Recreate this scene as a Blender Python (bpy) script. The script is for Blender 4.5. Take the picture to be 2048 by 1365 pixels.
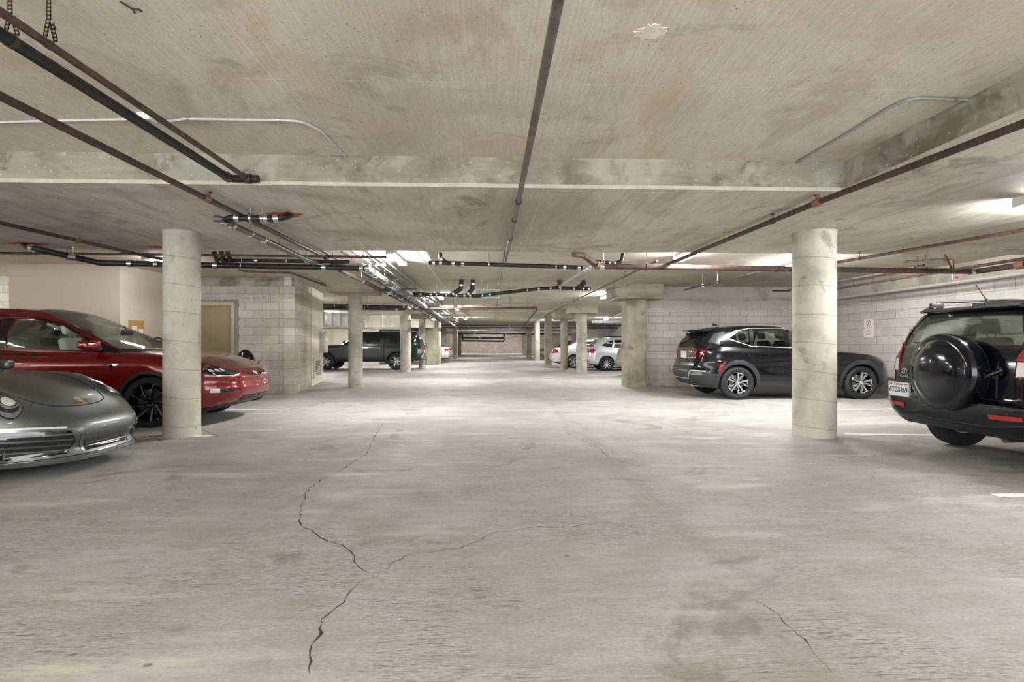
import bpy, bmesh, math, random
import numpy as np
from mathutils import Vector, Matrix
from mathutils.bvhtree import BVHTree
from mathutils.geometry import delaunay_2d_cdt

random.seed(7)
S = bpy.context.scene
for o in list(bpy.data.objects):
    bpy.data.objects.remove(o)
COL = S.collection
PI = math.pi

# ---------------------------------------------------------------- camera, world, exposure
FPX, HOR, HC, YAW = 1060.0, 688.0, 1.22, math.radians(2.107)
cam_d = bpy.data.cameras.new('camera')
cam_d.sensor_width = 36
cam_d.lens = FPX / 2048 * 36
cam_d.shift_y = (HOR - 682.5) / 2048
cam_d.clip_start = 0.05
cam_d.clip_end = 300
cam = bpy.data.objects.new('camera', cam_d)
COL.objects.link(cam)
cam.location = (0, 0, HC)
cam.rotation_euler = (PI / 2, 0, -YAW)
S.camera = cam
W = bpy.data.worlds.new('world')
S.world = W
W.use_nodes = True
W.node_tree.nodes['Background'].inputs[0].default_value = (1.0, 1.0, 1.0, 1)
W.node_tree.nodes['Background'].inputs[1].default_value = 5.0
S.view_settings.view_transform = 'Standard'
S.view_settings.look = 'None'
S.view_settings.exposure = 0.17
S.view_settings.gamma = 1
S.view_settings.use_curve_mapping = False
S.cycles.max_bounces = 6
S.cycles.diffuse_bounces = 4
S.cycles.adaptive_threshold = 0.06
S.cycles.adaptive_min_samples = 24
S.cycles.glossy_bounces = 4
S.cycles.transparent_max_bounces = 12
S.cycles.sample_clamp_indirect = 4
S.cycles.caustics_reflective = False
S.cycles.caustics_refractive = False
TUBE = 520.0      # brightness of the fluorescent tubes

def P(px, py, h):
    "the point at height h that shows at this place of the photograph"
    D = FPX * (h - HC) / (HOR - py)
    return onray(px, D, h)
def onray(px, D, h):
    a = (px - 1024) / FPX * D
    return Vector((a * math.cos(YAW) + D * math.sin(YAW), -a * math.sin(YAW) + D * math.cos(YAW), h))
def PY(px, py, Y):
    a = (px - 1024) / FPX
    dx, dy = a * math.cos(YAW) + math.sin(YAW), -a * math.sin(YAW) + math.cos(YAW)
    t = Y / dy
    return Vector((dx * t, Y, HC + (HOR - py) / FPX * t))
def PX(px, py, X):
    a = (px - 1024) / FPX
    dx, dy = a * math.cos(YAW) + math.sin(YAW), -a * math.sin(YAW) + math.cos(YAW)
    t = X / dx
    return Vector((X, dy * t, HC + (HOR - py) / FPX * t))

# ---------------------------------------------------------------- object helpers
def mk(name, verts, faces, mats, parent=None, smooth=None, mi=None):
    me = bpy.data.meshes.new(name)
    me.from_pydata([tuple(v) for v in verts], [], faces)
    if not isinstance(mats, (list, tuple)):
        mats = [mats]
    for m in mats:
        me.materials.append(m)
    if mi is not None:
        me.polygons.foreach_set('material_index', mi)
    me.update()
    o = bpy.data.objects.new(name, me)
    COL.objects.link(o)
    if parent is not None:
        o.parent = parent
    if smooth is not None:
        me.shade_smooth()
        me.set_sharp_from_angle(angle=math.radians(smooth))
    return o
class MB:
    def __init__(s):
        s.v = []; s.f = []; s.m = []
    def add(s, vs, fs, m=0):
        b = len(s.v)
        s.v += [tuple(v) for v in vs]
        s.f += [tuple(b + i for i in f) for f in fs]
        s.m += [m] * len(fs)
    def box(s, x0, x1, y0, y1, z0, z1, m=0, M=None):
        vs = [Vector((x, y, z)) for x in (x0, x1) for y in (y0, y1) for z in (z0, z1)]
        if M is not None:
            vs = [M @ v for v in vs]
        s.add(vs, [(0, 1, 3, 2), (4, 6, 7, 5), (0, 4, 5, 1), (2, 3, 7, 6), (0, 2, 6, 4), (1, 5, 7, 3)], m)
    def rbox(s, cx, cy, cz, sx, sy, sz, r=0.02, seg=3, m=0, M=None):
        bm = bmesh.new()
        bmesh.ops.create_cube(bm, size=1)
        for v in bm.verts:
            v.co = Vector((v.co.x * sx, v.co.y * sy, v.co.z * sz))
        bmesh.ops.bevel(bm, geom=bm.edges[:], offset=r, segments=seg, affect='EDGES', profile=0.5)
        s.bm(bm, m, Matrix.Translation((cx, cy, cz)) if M is None else M @ Matrix.Translation((cx, cy, cz)))
    def bm(s, bm, m=0, M=None):
        bm.verts.index_update()
        s.add([(M @ v.co) if M is not None else v.co.copy() for v in bm.verts], [[v.index for v in f.verts] for f in bm.faces], m)
        bm.free()
    def tube(s, pts, r, seg=12, fil=0.0, m=0, caps=True, closed=False):
        path = fillet([Vector(p) for p in pts], fil) if fil > 0 else [Vector(p) for p in pts]
        n = len(path)
        T = []
        for i in range(n):
            if closed:
                t = path[(i + 1) % n] - path[i - 1]
            else:
                t = path[min(i + 1, n - 1)] - path[max(i - 1, 0)]
            T.append(t.normalized())
        up = Vector((0, 0, 1)) if abs(T[0].z) < .9 else Vector((0, 1, 0))
        N = (up - T[0] * up.dot(T[0])).normalized()
        vs = []
        for i in range(n):
            N = (N - T[i] * N.dot(T[i])).normalized()
            B = T[i].cross(N)
            rr = r[i] if isinstance(r, (list, tuple)) else r
            for k in range(seg):
                a = 2 * PI * k / seg
                vs.append(path[i] + N * (rr * math.cos(a)) + B * (rr * math.sin(a)))
        fs = []
        for i in range(n if closed else n - 1):
            for k in range(seg):
                a = i * seg + k; b = i * seg + (k + 1) % seg
                c = ((i + 1) % n) * seg + (k + 1) % seg; d = ((i + 1) % n) * seg + k
                fs.append((a, b, c, d))
        if caps and not closed:
            fs.append(tuple(range(seg))[::-1])
            fs.append(tuple((n - 1) * seg + k for k in range(seg)))
        s.add(vs, fs, m)
    def lathe(s, prof, seg=32, m=0, M=None, closed=False):
        "prof: list of (radius, z)"
        vs = []; fs = []
        for r, z in prof:
            for k in range(seg):
                a = 2 * PI * k / seg
                v = Vector((r * math.cos(a), r * math.sin(a), z))
                vs.append(M @ v if M is not None else v)
        n = len(prof)
        for i in range(n if closed else n - 1):
            for k in range(seg):
                fs.append((i * seg + k, i * seg + (k + 1) % seg, ((i + 1) % n) * seg + (k + 1) % seg, ((i + 1) % n) * seg + k))
        if not closed:
            if prof[0][0] > 1e-4: fs.append(tuple(range(seg))[::-1])
            if prof[-1][0] > 1e-4: fs.append(tuple((n - 1) * seg + k for k in range(seg)))
        s.add(vs, fs, m)
    def prism(s, poly, fn, a, b, m=0):
        "poly of 2D points; fn(u,v,w) -> 3D; extruded from w=a to w=b"
        n = len(poly)
        vs = [fn(u, v, a) for u, v in poly] + [fn(u, v, b) for u, v in poly]
        fs = [tuple(range(n))[::-1], tuple(range(n, 2 * n))] + [(i, (i + 1) % n, n + (i + 1) % n, n + i) for i in range(n)]
        s.add(vs, fs, m)
    def out(s, name, mats, parent=None, smooth=None, fix=True):
        o = mk(name, s.v, s.f, mats, parent, None, s.m)
        if fix:
            bm = bmesh.new(); bm.from_mesh(o.data)
            bmesh.ops.recalc_face_normals(bm, faces=bm.faces[:])
            bm.to_mesh(o.data); bm.free()
        if smooth is not None:
            o.data.shade_smooth()
            o.data.set_sharp_from_angle(angle=math.radians(smooth))
        return o
def fillet(pts, r, seg=5):
    out = [pts[0]]
    for i in range(1, len(pts) - 1):
        a, b, c = pts[i - 1], pts[i], pts[i + 1]
        u = (a - b); v = (c - b)
        lu, lv = u.length, v.length
        if lu < 1e-6 or lv < 1e-6: continue
        u /= lu; v /= lv
        ang = u.angle(v)
        if ang > PI - .02:
            out.append(b); continue
        d = min(r / math.tan(ang / 2), lu * .49, lv * .49)
        p0, p2 = b + u * d, b + v * d
        for k in range(seg + 1):
            t = k / seg
            out.append(p0 * (1 - t) ** 2 + b * (2 * t * (1 - t)) + p2 * t * t)
    out.append(pts[-1])
    return out
def empty(name, loc, label, cat, group=None, rz=0):
    o = bpy.data.objects.new(name, None)
    o.empty_display_size = .1
    COL.objects.link(o)
    o.location = loc
    o.rotation_euler = (0, 0, rz)
    o['label'] = label; o['category'] = cat
    if group: o['group'] = group
    return o
def tag(o, label, cat, group=None):
    o['label'] = label; o['category'] = cat
    if group: o['group'] = group
    return o
def struct(o, label=None):
    o['kind'] = 'structure'
    if label: o['label'] = label
    return o

# ---------------------------------------------------------------- materials
def newmat(name):
    m = bpy.data.materials.new(name); m.use_nodes = True
    nt = m.node_tree
    b = nt.nodes['Principled BSDF']
    return m, nt, b
def lin(c):
    return tuple(((x / 255) / 12.92 if x / 255 <= .04045 else ((x / 255 + .055) / 1.055) ** 2.4) for x in c) + (1,)
def simple(name, rgb, rough=.5, metal=0, coat=0, spec=.5, emit=None, es=0, bump=0, bscale=200):
    m, nt, b = newmat(name)
    b.inputs['Base Color'].default_value = lin(rgb)
    b.inputs['Roughness'].default_value = rough
    b.inputs['Metallic'].default_value = metal
    b.inputs['Coat Weight'].default_value = coat
    b.inputs['Coat Roughness'].default_value = .04
    b.inputs['Specular IOR Level'].default_value = spec
    # a little procedural mottling of the roughness on everything
    n = nt.nodes.new('ShaderNodeTexNoise'); n.inputs['Scale'].default_value = 12
    tc = nt.nodes.new('ShaderNodeTexCoord'); nt.links.new(tc.outputs['Object'], n.inputs['Vector'])
    mr = nt.nodes.new('ShaderNodeMapRange')
    mr.inputs['To Min'].default_value = max(0, rough - .05 * (rough > .15)); mr.inputs['To Max'].default_value = rough + .05 * (rough > .15)
    nt.links.new(n.outputs['Fac'], mr.inputs['Value']); nt.links.new(mr.outputs[0], b.inputs['Roughness'])
    if bump:
        n2 = nt.nodes.new('ShaderNodeTexNoise'); n2.inputs['Scale'].default_value = bscale
        nt.links.new(tc.outputs['Object'], n2.inputs['Vector'])
        bp = nt.nodes.new('ShaderNodeBump'); bp.inputs['Strength'].default_value = bump; bp.inputs['Distance'].default_value = .002
        nt.links.new(n2.outputs['Fac'], bp.inputs['Height']); nt.links.new(bp.outputs[0], b.inputs['Normal'])
    if emit:
        b.inputs['Emission Color'].default_value = lin(emit); b.inputs['Emission Strength'].default_value = es
    return m
class NT:
    "small node helper"
    def __init__(s, nt): s.nt = nt
    def n(s, t, **k):
        x = s.nt.nodes.new('ShaderNode' + t)
        for a, b in k.items(): setattr(x, a, b)
        return x
    def l(s, a, b): s.nt.links.new(a, b)
    def noise(s, vec, scale, detail=4, rough=.55, out='Fac', dist=0):
        x = s.n('TexNoise'); x.inputs['Scale'].default_value = scale; x.inputs['Detail'].default_value = detail
        x.inputs['Roughness'].default_value = rough; x.inputs['Distortion'].default_value = dist
        s.l(vec, x.inputs['Vector']); return x.outputs[out]
    def maps(s, vec, sc, loc=(0, 0, 0), rot=(0, 0, 0)):
        x = s.n('Mapping'); x.inputs['Scale'].default_value = sc; x.inputs['Location'].default_value = loc; x.inputs['Rotation'].default_value = rot
        s.l(vec, x.inputs['Vector']); return x.outputs[0]
    def ramp(s, v, a, b, lo=0., hi=1.):
        x = s.n('MapRange'); x.interpolation_type = 'SMOOTHSTEP'
        x.inputs['From Min'].default_value = a; x.inputs['From Max'].default_value = b
        x.inputs['To Min'].default_value = lo; x.inputs['To Max'].default_value = hi
        s.l(v, x.inputs['Value']); return x.outputs[0]
    def math(s, op, a, b=None, c=None):
        x = s.n('Math'); x.operation = op
        for i, q in enumerate((a, b, c)):
            if q is None: continue
            if isinstance(q, (int, float)): x.inputs[i].default_value = q
            else: s.l(q, x.inputs[i])
        return x.outputs[0]
    def mix(s, f, a, b, mode='MIX'):
        x = s.n('Mix'); x.data_type = 'RGBA'; x.blend_type = mode
        for sock, q in ((x.inputs[0], f), (x.inputs[6], a), (x.inputs[7], b)):
            if isinstance(q, (int, float)): sock.default_value = q
            elif isinstance(q, tuple): sock.default_value = q
            else: s.l(q, sock)
        return x.outputs[2]
    def bump(s, h, strength, dist, nrm=None):
        x = s.n('Bump'); x.inputs['Strength'].default_value = strength; x.inputs['Distance'].default_value = dist
        s.l(h, x.inputs['Height'])
        if nrm is not None: s.l(nrm, x.inputs['Normal'])
        return x.outputs[0]
def concrete(name, base, dark, warm, streak=(3, 40, 3), pits=.35, rough=.85, stain=.45, warmth=.5, seams=None, lines=None, extra=None, gloss=None, grain=.12, sscale=.9):
    """cast concrete: base colour broken by stains, form-board streaks, pits; seams = (dx, dy) panel joints in x,y; lines = horizontal pour lines per metre"""
    m, nt, b = newmat(name); k = NT(nt)
    pos = k.n('NewGeometry').outputs['Position']
    big = k.noise(pos, .55 * sscale, 5, .6, dist=.6)
    mid = k.noise(k.maps(pos, (1, 1, 1), (7, 3, 5)), 2.3 * sscale, 6, .65, dist=.4)
    st = k.noise(k.maps(pos, streak), 1.0, 5, .6)
    fine = k.noise(pos, 60, 3, .6)
    c = k.mix(k.ramp(big, .42, .68, 0, stain), lin(base), lin(dark))
    c = k.mix(k.ramp(mid, .52, .75, 0, warmth), c, lin(warm))
    c = k.mix(k.ramp(k.noise(k.maps(pos, (1, 1, 1), (17, 9, 2)), 1.1 * sscale, 5, .7, dist=1.0), .57, .68, 0, stain * .8), c, lin(tuple(x * .72 for x in dark)))
    c = k.mix(k.ramp(st, .3, .7, 0, .35), c, k.mix(1., c, lin((205, 200, 190)), 'MULTIPLY'))
    c = k.mix(k.ramp(fine, .3, .7, 0, grain), c, lin((90, 85, 78)))
    v = k.n('TexVoronoi'); v.inputs['Scale'].default_value = 22; v.inputs['Randomness'].default_value = 1
    k.l(pos, v.inputs['Vector'])
    pitm = k.math('MULTIPLY', k.ramp(v.outputs['Distance'], .07, .15, 1, 0), k.ramp(k.noise(pos, 3.1, 3, .6), .5, .6, 0, pits))
    c = k.mix(pitm, c, lin((84, 76, 66)))
    hgt = k.math('MULTIPLY_ADD', st, .5, k.math('MULTIPLY', fine, .25))
    hgt = k.math('SUBTRACT', hgt, k.math('MULTIPLY', pitm, 1.2))
    sep = k.n('SeparateXYZ'); k.l(pos, sep.inputs[0])
    if seams:
        for ax, per, off in seams:
            t = k.math('FRACT', k.math('ADD', k.math('DIVIDE', sep.outputs[ax], per), off))
            d = k.math('MULTIPLY', k.math('ABSOLUTE', k.math('SUBTRACT', t, .5)), per)
            wob = k.math('MULTIPLY_ADD', k.noise(pos, 5, 2), .012, d)
            ln = k.math('MULTIPLY', k.ramp(wob, .005, .012, 1, 0), k.ramp(k.noise(pos, 1.7, 2), .4, .6, .15, .6))
            c = k.mix(ln, c, lin(tuple(min(255, x * 1.15) for x in base)))
            hgt = k.math('ADD', hgt, ln)
    if lines:
        t = k.math('FRACT', k.math('ADD', k.math('MULTIPLY_ADD', sep.outputs[0], .25, k.math('MULTIPLY', sep.outputs[2], lines)), k.math('MULTIPLY', k.noise(pos, .8, 2), .3)))
        ln = k.ramp(k.math('ABSOLUTE', k.math('SUBTRACT', t, .5)), .008, .018, 1, 0)
        c = k.mix(k.math('MULTIPLY', ln, .55), c, lin((110, 104, 92)))
    if extra: c = extra(k, pos, sep, c)
    k.l(c, b.inputs['Base Color'])
    b.inputs['Roughness'].default_value = rough
    if gloss:
        k.l(k.ramp(mid, .4, .65, gloss, rough), b.inputs['Roughness'])
    b.inputs['Specular IOR Level'].default_value = .25
    k.l(k.bump(hgt, .35, .006), b.inputs['Normal'])
    return m
def cmu(name, axis, c1, c2, mortar, band_z=None, band=None, stainx=.3, off=(0, 0), yellow=None):
    "concrete block wall running along world axis 0 (x) or 1 (y); above band_z it is cast concrete"
    m, nt, b = newmat(name); k = NT(nt)
    pos = k.n('NewGeometry').outputs['Position']
    sep = k.n('SeparateXYZ'); k.l(pos, sep.inputs[0])
    cb = k.n('CombineXYZ')
    k.l(k.math('ADD', sep.outputs[axis], off[0]), cb.inputs[0]); k.l(k.math('ADD', sep.outputs[2], off[1]), cb.inputs[1])
    br = k.n('TexBrick')
    br.offset = .5
    br.inputs['Scale'].default_value = 1
    br.inputs['Brick Width'].default_value = .4064
    br.inputs['Row Height'].default_value = .2032
    br.inputs['Mortar Size'].default_value = .0055
    br.inputs['Mortar Smooth'].default_value = .4
    br.inputs['Bias'].default_value = 0
    br.inputs['Color1'].default_value = lin(c1); br.inputs['Color2'].default_value = lin(c2); br.inputs['Mortar'].default_value = lin(mortar)
    k.l(cb.outputs[0], br.inputs['Vector'])
    c = br.outputs['Color']
    big = k.noise(pos, .9, 5, .6, dist=.5)
    c = k.mix(k.ramp(big, .45, .72, 0, stainx), c, lin(tuple(x * .7 for x in c2)))
    c = k.mix(k.ramp(k.noise(pos, 55, 4, .7), .4, .75, 0, .28), c, lin(tuple(x * .6 for x in c2)))
    c = k.mix(k.ramp(k.noise(k.maps(pos, (1, 1, 1), (4, 4, 4)), 6, 4, .7), .55, .7, 0, .35), c, lin(tuple(min(255, x * 1.1) for x in c1)))
    # patchy darker tone towards the foot
    foot = k.math('MULTIPLY', k.ramp(sep.outputs[2], .02, .35, 1, 0), k.ramp(k.noise(pos, 4, 4), .35, .65, .1, .7))
    c = k.mix(foot, c, lin((128, 122, 112)))
    if yellow is not None:
        yy = k.math('MULTIPLY', k.ramp(k.noise(k.maps(pos, (3, 3, 1.6)), 1.2, 5, .7), .46, .7, 0, .4), k.ramp(sep.outputs[0], yellow[0], yellow[1], 0, 1))
        c = k.mix(yy, c, lin((176, 158, 92)))
    h = k.math('MULTIPLY_ADD', k.noise(pos, 120, 3, .6), .12, k.math('SUBTRACT', 1, br.outputs['Fac']))
    if band_z:
        bm_ = k.ramp(sep.outputs[2], band_z - .004, band_z + .004, 0, 1)
        cc = k.mix(k.ramp(k.noise(pos, 1.3, 6, .65, dist=.15), .45, .65, 0, .55), lin(band), lin(tuple(x * .58 for x in band)))
        cc = k.mix(k.ramp(k.noise(pos, 9, 5, .8), .6, .72, 0, .6), cc, lin((96, 92, 86)))
        edge = k.ramp(k.math('ABSOLUTE', k.math('SUBTRACT', sep.outputs[2], band_z - .02)), .012, .03, .7, 0)
        c = k.mix(bm_, k.mix(edge, c, lin((214, 208, 200))), cc)
        h = k.math('MULTIPLY', h, k.math('SUBTRACT', 1, bm_))
    k.l(c, b.inputs['Base Color']); b.inputs['Roughness'].default_value = .9
    b.inputs['Specular IOR Level'].default_value = .2
    k.l(k.bump(h, .7, .008), b.inputs['Normal'])
    return m
def paint(name, rgb, metal=.0, rough=.35, flake=0, coat=1.0, spec=.5):
    m, nt, b = newmat(name); k = NT(nt)
    tc = k.n('TexCoord').outputs['Object']
    if flake:
        f = k.noise(tc, 900, 1, .5)
        c = k.mix(k.ramp(f, .35, .7, 0, flake), lin(rgb), lin(tuple(min(255, x * 1.5 + 12) for x in rgb)))
        k.l(c, b.inputs['Base Color'])
    else:
        d = k.noise(tc, 3, 4, .6)
        k.l(k.mix(k.ramp(d, .4, .7, 0, .12), lin(rgb), lin(tuple(x * .8 + 14 for x in rgb))), b.inputs['Base Color'])
    b.inputs['Metallic'].default_value = metal
    b.inputs['Roughness'].default_value = rough
    b.inputs['Coat Weight'].default_value = coat
    b.inputs['Coat Roughness'].default_value = .02
    b.inputs['Specular IOR Level'].default_value = spec
    return m
def glass(name, tint, clear=.6, rough=.0):
    "thin pane: tinted see-through plus mirror reflection that grows at grazing angles"
    m = bpy.data.materials.new(name); m.use_nodes = True
    nt = m.node_tree; nt.nodes.clear(); k = NT(nt)
    tr = k.n('BsdfTransparent'); tr.inputs[0].default_value = tuple(math.sqrt(x * clear) for x in lin(tint)[:3]) + (1,)
    gl = k.n('BsdfGlossy'); gl.inputs['Roughness'].default_value = .02; gl.inputs[0].default_value = (1, 1, 1, 1)
    fr = k.n('Fresnel'); fr.inputs[0].default_value = 1.5
    tc = k.n('TexCoord').outputs['Object']
    w = k.noise(tc, 1.3, 3, .5)
    f2 = k.math('MULTIPLY', fr.outputs[0], k.ramp(w, .3, .7, .5, .65))
    mx = k.n('MixShader'); k.l(f2, mx.inputs[0]); k.l(tr.outputs[0], mx.inputs[1]); k.l(gl.outputs[0], mx.inputs[2])
    o = k.n('OutputMaterial'); k.l(mx.outputs[0], o.inputs[0])
    return m
def rusty(name, base, rust, amt=.5, rough=.6, metal=.3, scale=6):
    m, nt, b = newmat(name); k = NT(nt)
    pos = k.n('NewGeometry').outputs['Position']
    n = k.noise(pos, scale, 6, .7)
    c = k.mix(k.ramp(n, .5 - .2 * amt, .75 - .2 * amt, 0, .9), lin(base), lin(rust))
    c = k.mix(k.ramp(k.noise(pos, 28, 4, .7), .62, .72, 0, .35), c, lin((170, 158, 146)))
    k.l(c, b.inputs['Base Color']); b.inputs['Roughness'].default_value = rough; b.inputs['Metallic'].default_value = metal
    k.l(k.bump(n, .3, .003), b.inputs['Normal'])
    return m
M = {}
def floor_extra(k, pos, sep, c):
    # broom finish: thin broken dark scratches across the aisle, stronger in worn patches
    br = k.noise(k.maps(pos, (6, 95, 1)), 1.0, 4, .65)
    worn = k.ramp(k.noise(k.maps(pos, (1, 1, 1), (3, 8, 0)), .8, 4, .6), .40, .62, .15, 1)
    near = k.ramp(sep.outputs[1], 2.6, 5.5, 1, .25)
    ln = k.math('MULTIPLY', k.math('MULTIPLY', k.ramp(br, .54, .62, 0, .9), worn), near)
    c = k.mix(ln, c, lin((112, 106, 98)))
    # fine grain of the broomed surface, coarser and darker in worn patches
    gr = k.noise(k.maps(pos, (22, 260, 1)), 1.0, 3, .7)
    c = k.mix(k.math('MULTIPLY', k.ramp(gr, .50, .62, 0, .8), k.math('MULTIPLY', k.math('MULTIPLY_ADD', worn, .75, .2), k.ramp(sep.outputs[1], 3.5, 9, 1, .3))), c, lin((88, 83, 77)))
    gr2 = k.noise(k.maps(pos, (30, 120, 1), (5, 5, 5)), 1.0, 4, .8)
    c = k.mix(k.ramp(gr2, .56, .7, 0, .3), c, lin((226, 222, 214)))
    blot = k.noise(k.maps(pos, (1, 1.6, 1), (8, 2, 0)), 1.5, 6, .75, dist=.5)
    c = k.mix(k.ramp(blot, .5, .62, 0, .4), c, lin((150, 142, 132)))
    # tyre track
    wob = k.math('MULTIPLY_ADD', k.noise(pos, .5, 3), .5, sep.outputs[0])
    tr = k.math('MULTIPLY', k.ramp(k.math('ABSOLUTE', k.math('SUBTRACT', wob, 1.45)), .02, .2, 1, 0), k.ramp(k.noise(k.maps(pos, (3, .7, 1)), 1.2, 4, .6), .35, .6, .05, .32))
    tr = k.math('MULTIPLY', tr, k.ramp(sep.outputs[1], 8, 13, 1, 0))
    c = k.mix(tr, c, lin((126, 120, 112)))
    # pale smears
    c = k.mix(k.ramp(k.noise(k.maps(pos, (.5, 2.2, 1), (1, 2, 0)), 1.2, 5, .6), .55, .72, 0, .4), c, lin((222, 216, 208)))
    # dark drips and spots
    v = k.n('TexVoronoi'); v.inputs['Scale'].default_value = 2.6; k.l(k.maps(pos, (1, 1.4, 1)), v.inputs['Vector'])
    sp = k.math('MULTIPLY', k.ramp(v.outputs['Distance'], .03, .06, 1, 0), k.ramp(k.noise(pos, 1.9, 3), .46, .54, 0, .75))
    return k.mix(sp, c, lin((98, 90, 82)))
def ceil_extra(k, pos, sep, c):
    n = k.noise(k.maps(pos, (1.6, .55, 1), (2, 5, 1)), .9, 5, .6, dist=.5)
    c = k.mix(k.ramp(n, .52, .7, 0, .4), c, lin((196, 174, 134)))
    sp = k.noise(k.maps(pos, (70, 12, 1), (1, 7, 2)), 1.0, 4, .75)
    c = k.mix(k.ramp(sp, .55, .72, 0, .5), c, lin((120, 106, 84)))
    dk = k.noise(k.maps(pos, (1, .7, 1), (12, 5, 1)), 1.3, 6, .7, dist=.7)
    c = k.mix(k.ramp(dk, .53, .68, 0, .3), c, lin((142, 126, 100)))
    n = k.noise(k.maps(pos, (30, 2.2, 1)), 1., 4, .6)
    c = k.mix(k.ramp(n, .6, .75, 0, .2), c, lin((212, 206, 194)))
    return c
def low_extra(k, pos, sep, c):
    sp = k.noise(k.maps(pos, (60, 8, 1), (1, 7, 2)), 1.0, 4, .75)
    c = k.mix(k.ramp(sp, .54, .7, 0, .3), c, lin((136, 124, 104)))
    n = k.noise(k.maps(pos, (5, .5, 1), (3, 1, 1)), 1.0, 5, .65)
    return k.mix(k.ramp(n, .5, .66, 0, .4), c, lin((150, 138, 116)))
M['floor'] = concrete('floor concrete', (179, 176, 172), (142, 138, 133), (168, 160, 149), (2.5, 12, 1), pits=.15, rough=.8, stain=.6, warmth=.45, extra=floor_extra, gloss=.62, grain=.2)
M['ceiling'] = concrete('cast ceiling concrete', (232, 225, 210), (188, 178, 160), (214, 196, 164), (60, 2.0, 3), pits=.75, stain=.5, warmth=.55, seams=[(0, 2.44, .1), (1, 2.44, .025)], extra=ceil_extra)
M['ceil_low'] = concrete('low slab concrete', (228, 222, 212), (176, 168, 154), (204, 190, 164), (26, 2.6, 3), pits=.4, stain=.75, warmth=.5, seams=[(0, 2.44, .3)], extra=low_extra)
M['ceil_far'] = concrete('far ceiling concrete', (222, 214, 200), (184, 174, 158), (204, 184, 150), (2.0, 9, 3), pits=.1, stain=.5, warmth=.4, seams=[(0, 2.44, .3), (1, 4.88, .1)])
def beam_extra(k, pos, sep, c):
    c = k.mix(k.ramp(k.noise(pos, 1.6, 4, .6, dist=.4), .52, .60, 0, .4), c, lin((188, 189, 180)))
    c = k.mix(k.ramp(k.noise(k.maps(pos, (1, 1, 1), (9, 1, 1)), 1.3, 5, .6, dist=.4), .52, .64, 0, .7), c, lin((104, 98, 82)))
    v = k.n('TexVoronoi'); v.inputs['Scale'].default_value = 16; k.l(pos, v.inputs['Vector'])
    return k.mix(k.ramp(v.outputs['Distance'], .08, .16, .5, 0), c, lin((214, 210, 200)))
M['beam'] = concrete('beam concrete', (162, 159, 146), (114, 111, 98), (160, 150, 126), (2, 2, 22), pits=.7, stain=.8, warmth=.4, extra=beam_extra, sscale=1.8)
M['beamedge'] = concrete('pale beam edge', (206, 202, 190), (170, 164, 150), (190, 178, 150), (8, 8, 8), pits=.1, stain=.4, warmth=.2)
M['column'] = concrete('column concrete', (198, 195, 184), (152, 148, 136), (178, 170, 146), (6, 6, 3), pits=.5, stain=.7, warmth=.5, lines=2.7, sscale=2.2)
M['column2'] = concrete('square column concrete', (176, 170, 152), (128, 122, 106), (160, 150, 120), (6, 6, 3), pits=.6, stain=.8, warmth=.5, sscale=2.2)
M['cap'] = concrete('capital concrete', (180, 174, 160), (146, 138, 124), (170, 160, 136), (3, 3, 30), pits=.2, stain=.6, warmth=.3, sscale=2)
M['cmu_tower'] = cmu('tower block wall', 0, (202, 195, 186), (188, 182, 174), (148, 141, 131), off=(.12, .0), yellow=(-6.4, -5.3))
M['cmu_tower_side'] = cmu('tower block side', 1, (206, 200, 188), (192, 186, 176), (152, 146, 134), off=(.2, 0), yellow=(-9, -8.9))
M['cmu_back'] = cmu('back block wall', 0, (206, 198, 190), (194, 187, 179), (146, 140, 132), band_z=2.45, band=(192, 184, 174), off=(.0, .02), stainx=.15)
M['cmu_right'] = cmu('right block wall', 1, (204, 196, 190), (192, 186, 180), (146, 140, 132), band_z=2.5, band=(190, 182, 170), off=(.1, .02), stainx=.15)
M['cmu_far'] = cmu('far block wall', 0, (206, 192, 184), (188, 174, 166), (214, 204, 196), stainx=.5)
M['plaster'] = simple('beige plaster', (196, 186, 170), .8, bump=.2, bscale=60)
M['plaster_w'] = simple('white plaster', (214, 206, 194), .75, bump=.15, bscale=60)
M['wallwhite'] = simple('white painted wall', (216, 208, 196), .7, bump=.1, bscale=50)
M['door'] = simple('olive beige door paint', (146, 132, 104), .45, bump=.05, bscale=40)
M['frame'] = simple('door frame paint', (180, 170, 140), .45)
M['grout'] = simple('grey door grout', (136, 132, 122), .9, bump=.4, bscale=50)
M['line'] = simple('white line paint', (226, 224, 218), .6, bump=.3, bscale=80)
M['dark'] = simple('dark void', (14, 14, 15), .6)
M['crack'] = simple('crack shadow dirt', (62, 56, 50), .95)
M['iron'] = rusty('black cast iron', (34, 33, 32), (52, 42, 36), .3, .5, .2)
M['iron2'] = rusty('dark brown steel pipe', (64, 54, 50), (96, 70, 56), .5, .5, .3)
M['brown'] = rusty('rust brown pipe', (62, 50, 46), (88, 64, 54), .5, .7, .1, 9)
M['rust'] = rusty('orange rust fitting', (120, 92, 68), (150, 108, 76), .6, .8, .1, 20)
M['greypipe'] = rusty('grey steel pipe', (112, 104, 100), (88, 70, 62), .5, .45, .4)
M['galv'] = simple('galvanised steel', (188, 190, 192), .32, .85, bump=.05)
M['steel'] = simple('bright steel clamp', (206, 206, 204), .25, .9)
M['emt'] = simple('conduit steel', (196, 198, 196), .5, .1)
M['emt2'] = simple('dull grey conduit', (150, 158, 154), .5, .2)
M['exitgreen'] = simple('green exit panel', (150, 184, 162), .5)
M['galvd'] = rusty('dull galvanised pipe', (112, 112, 112), (92, 88, 84), .4, .6, .2)
M['whitepipe'] = simple('white plastic pipe', (214, 212, 206), .4)
M['fixture'] = simple('white fixture enamel', (226, 226, 222), .4)
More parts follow.
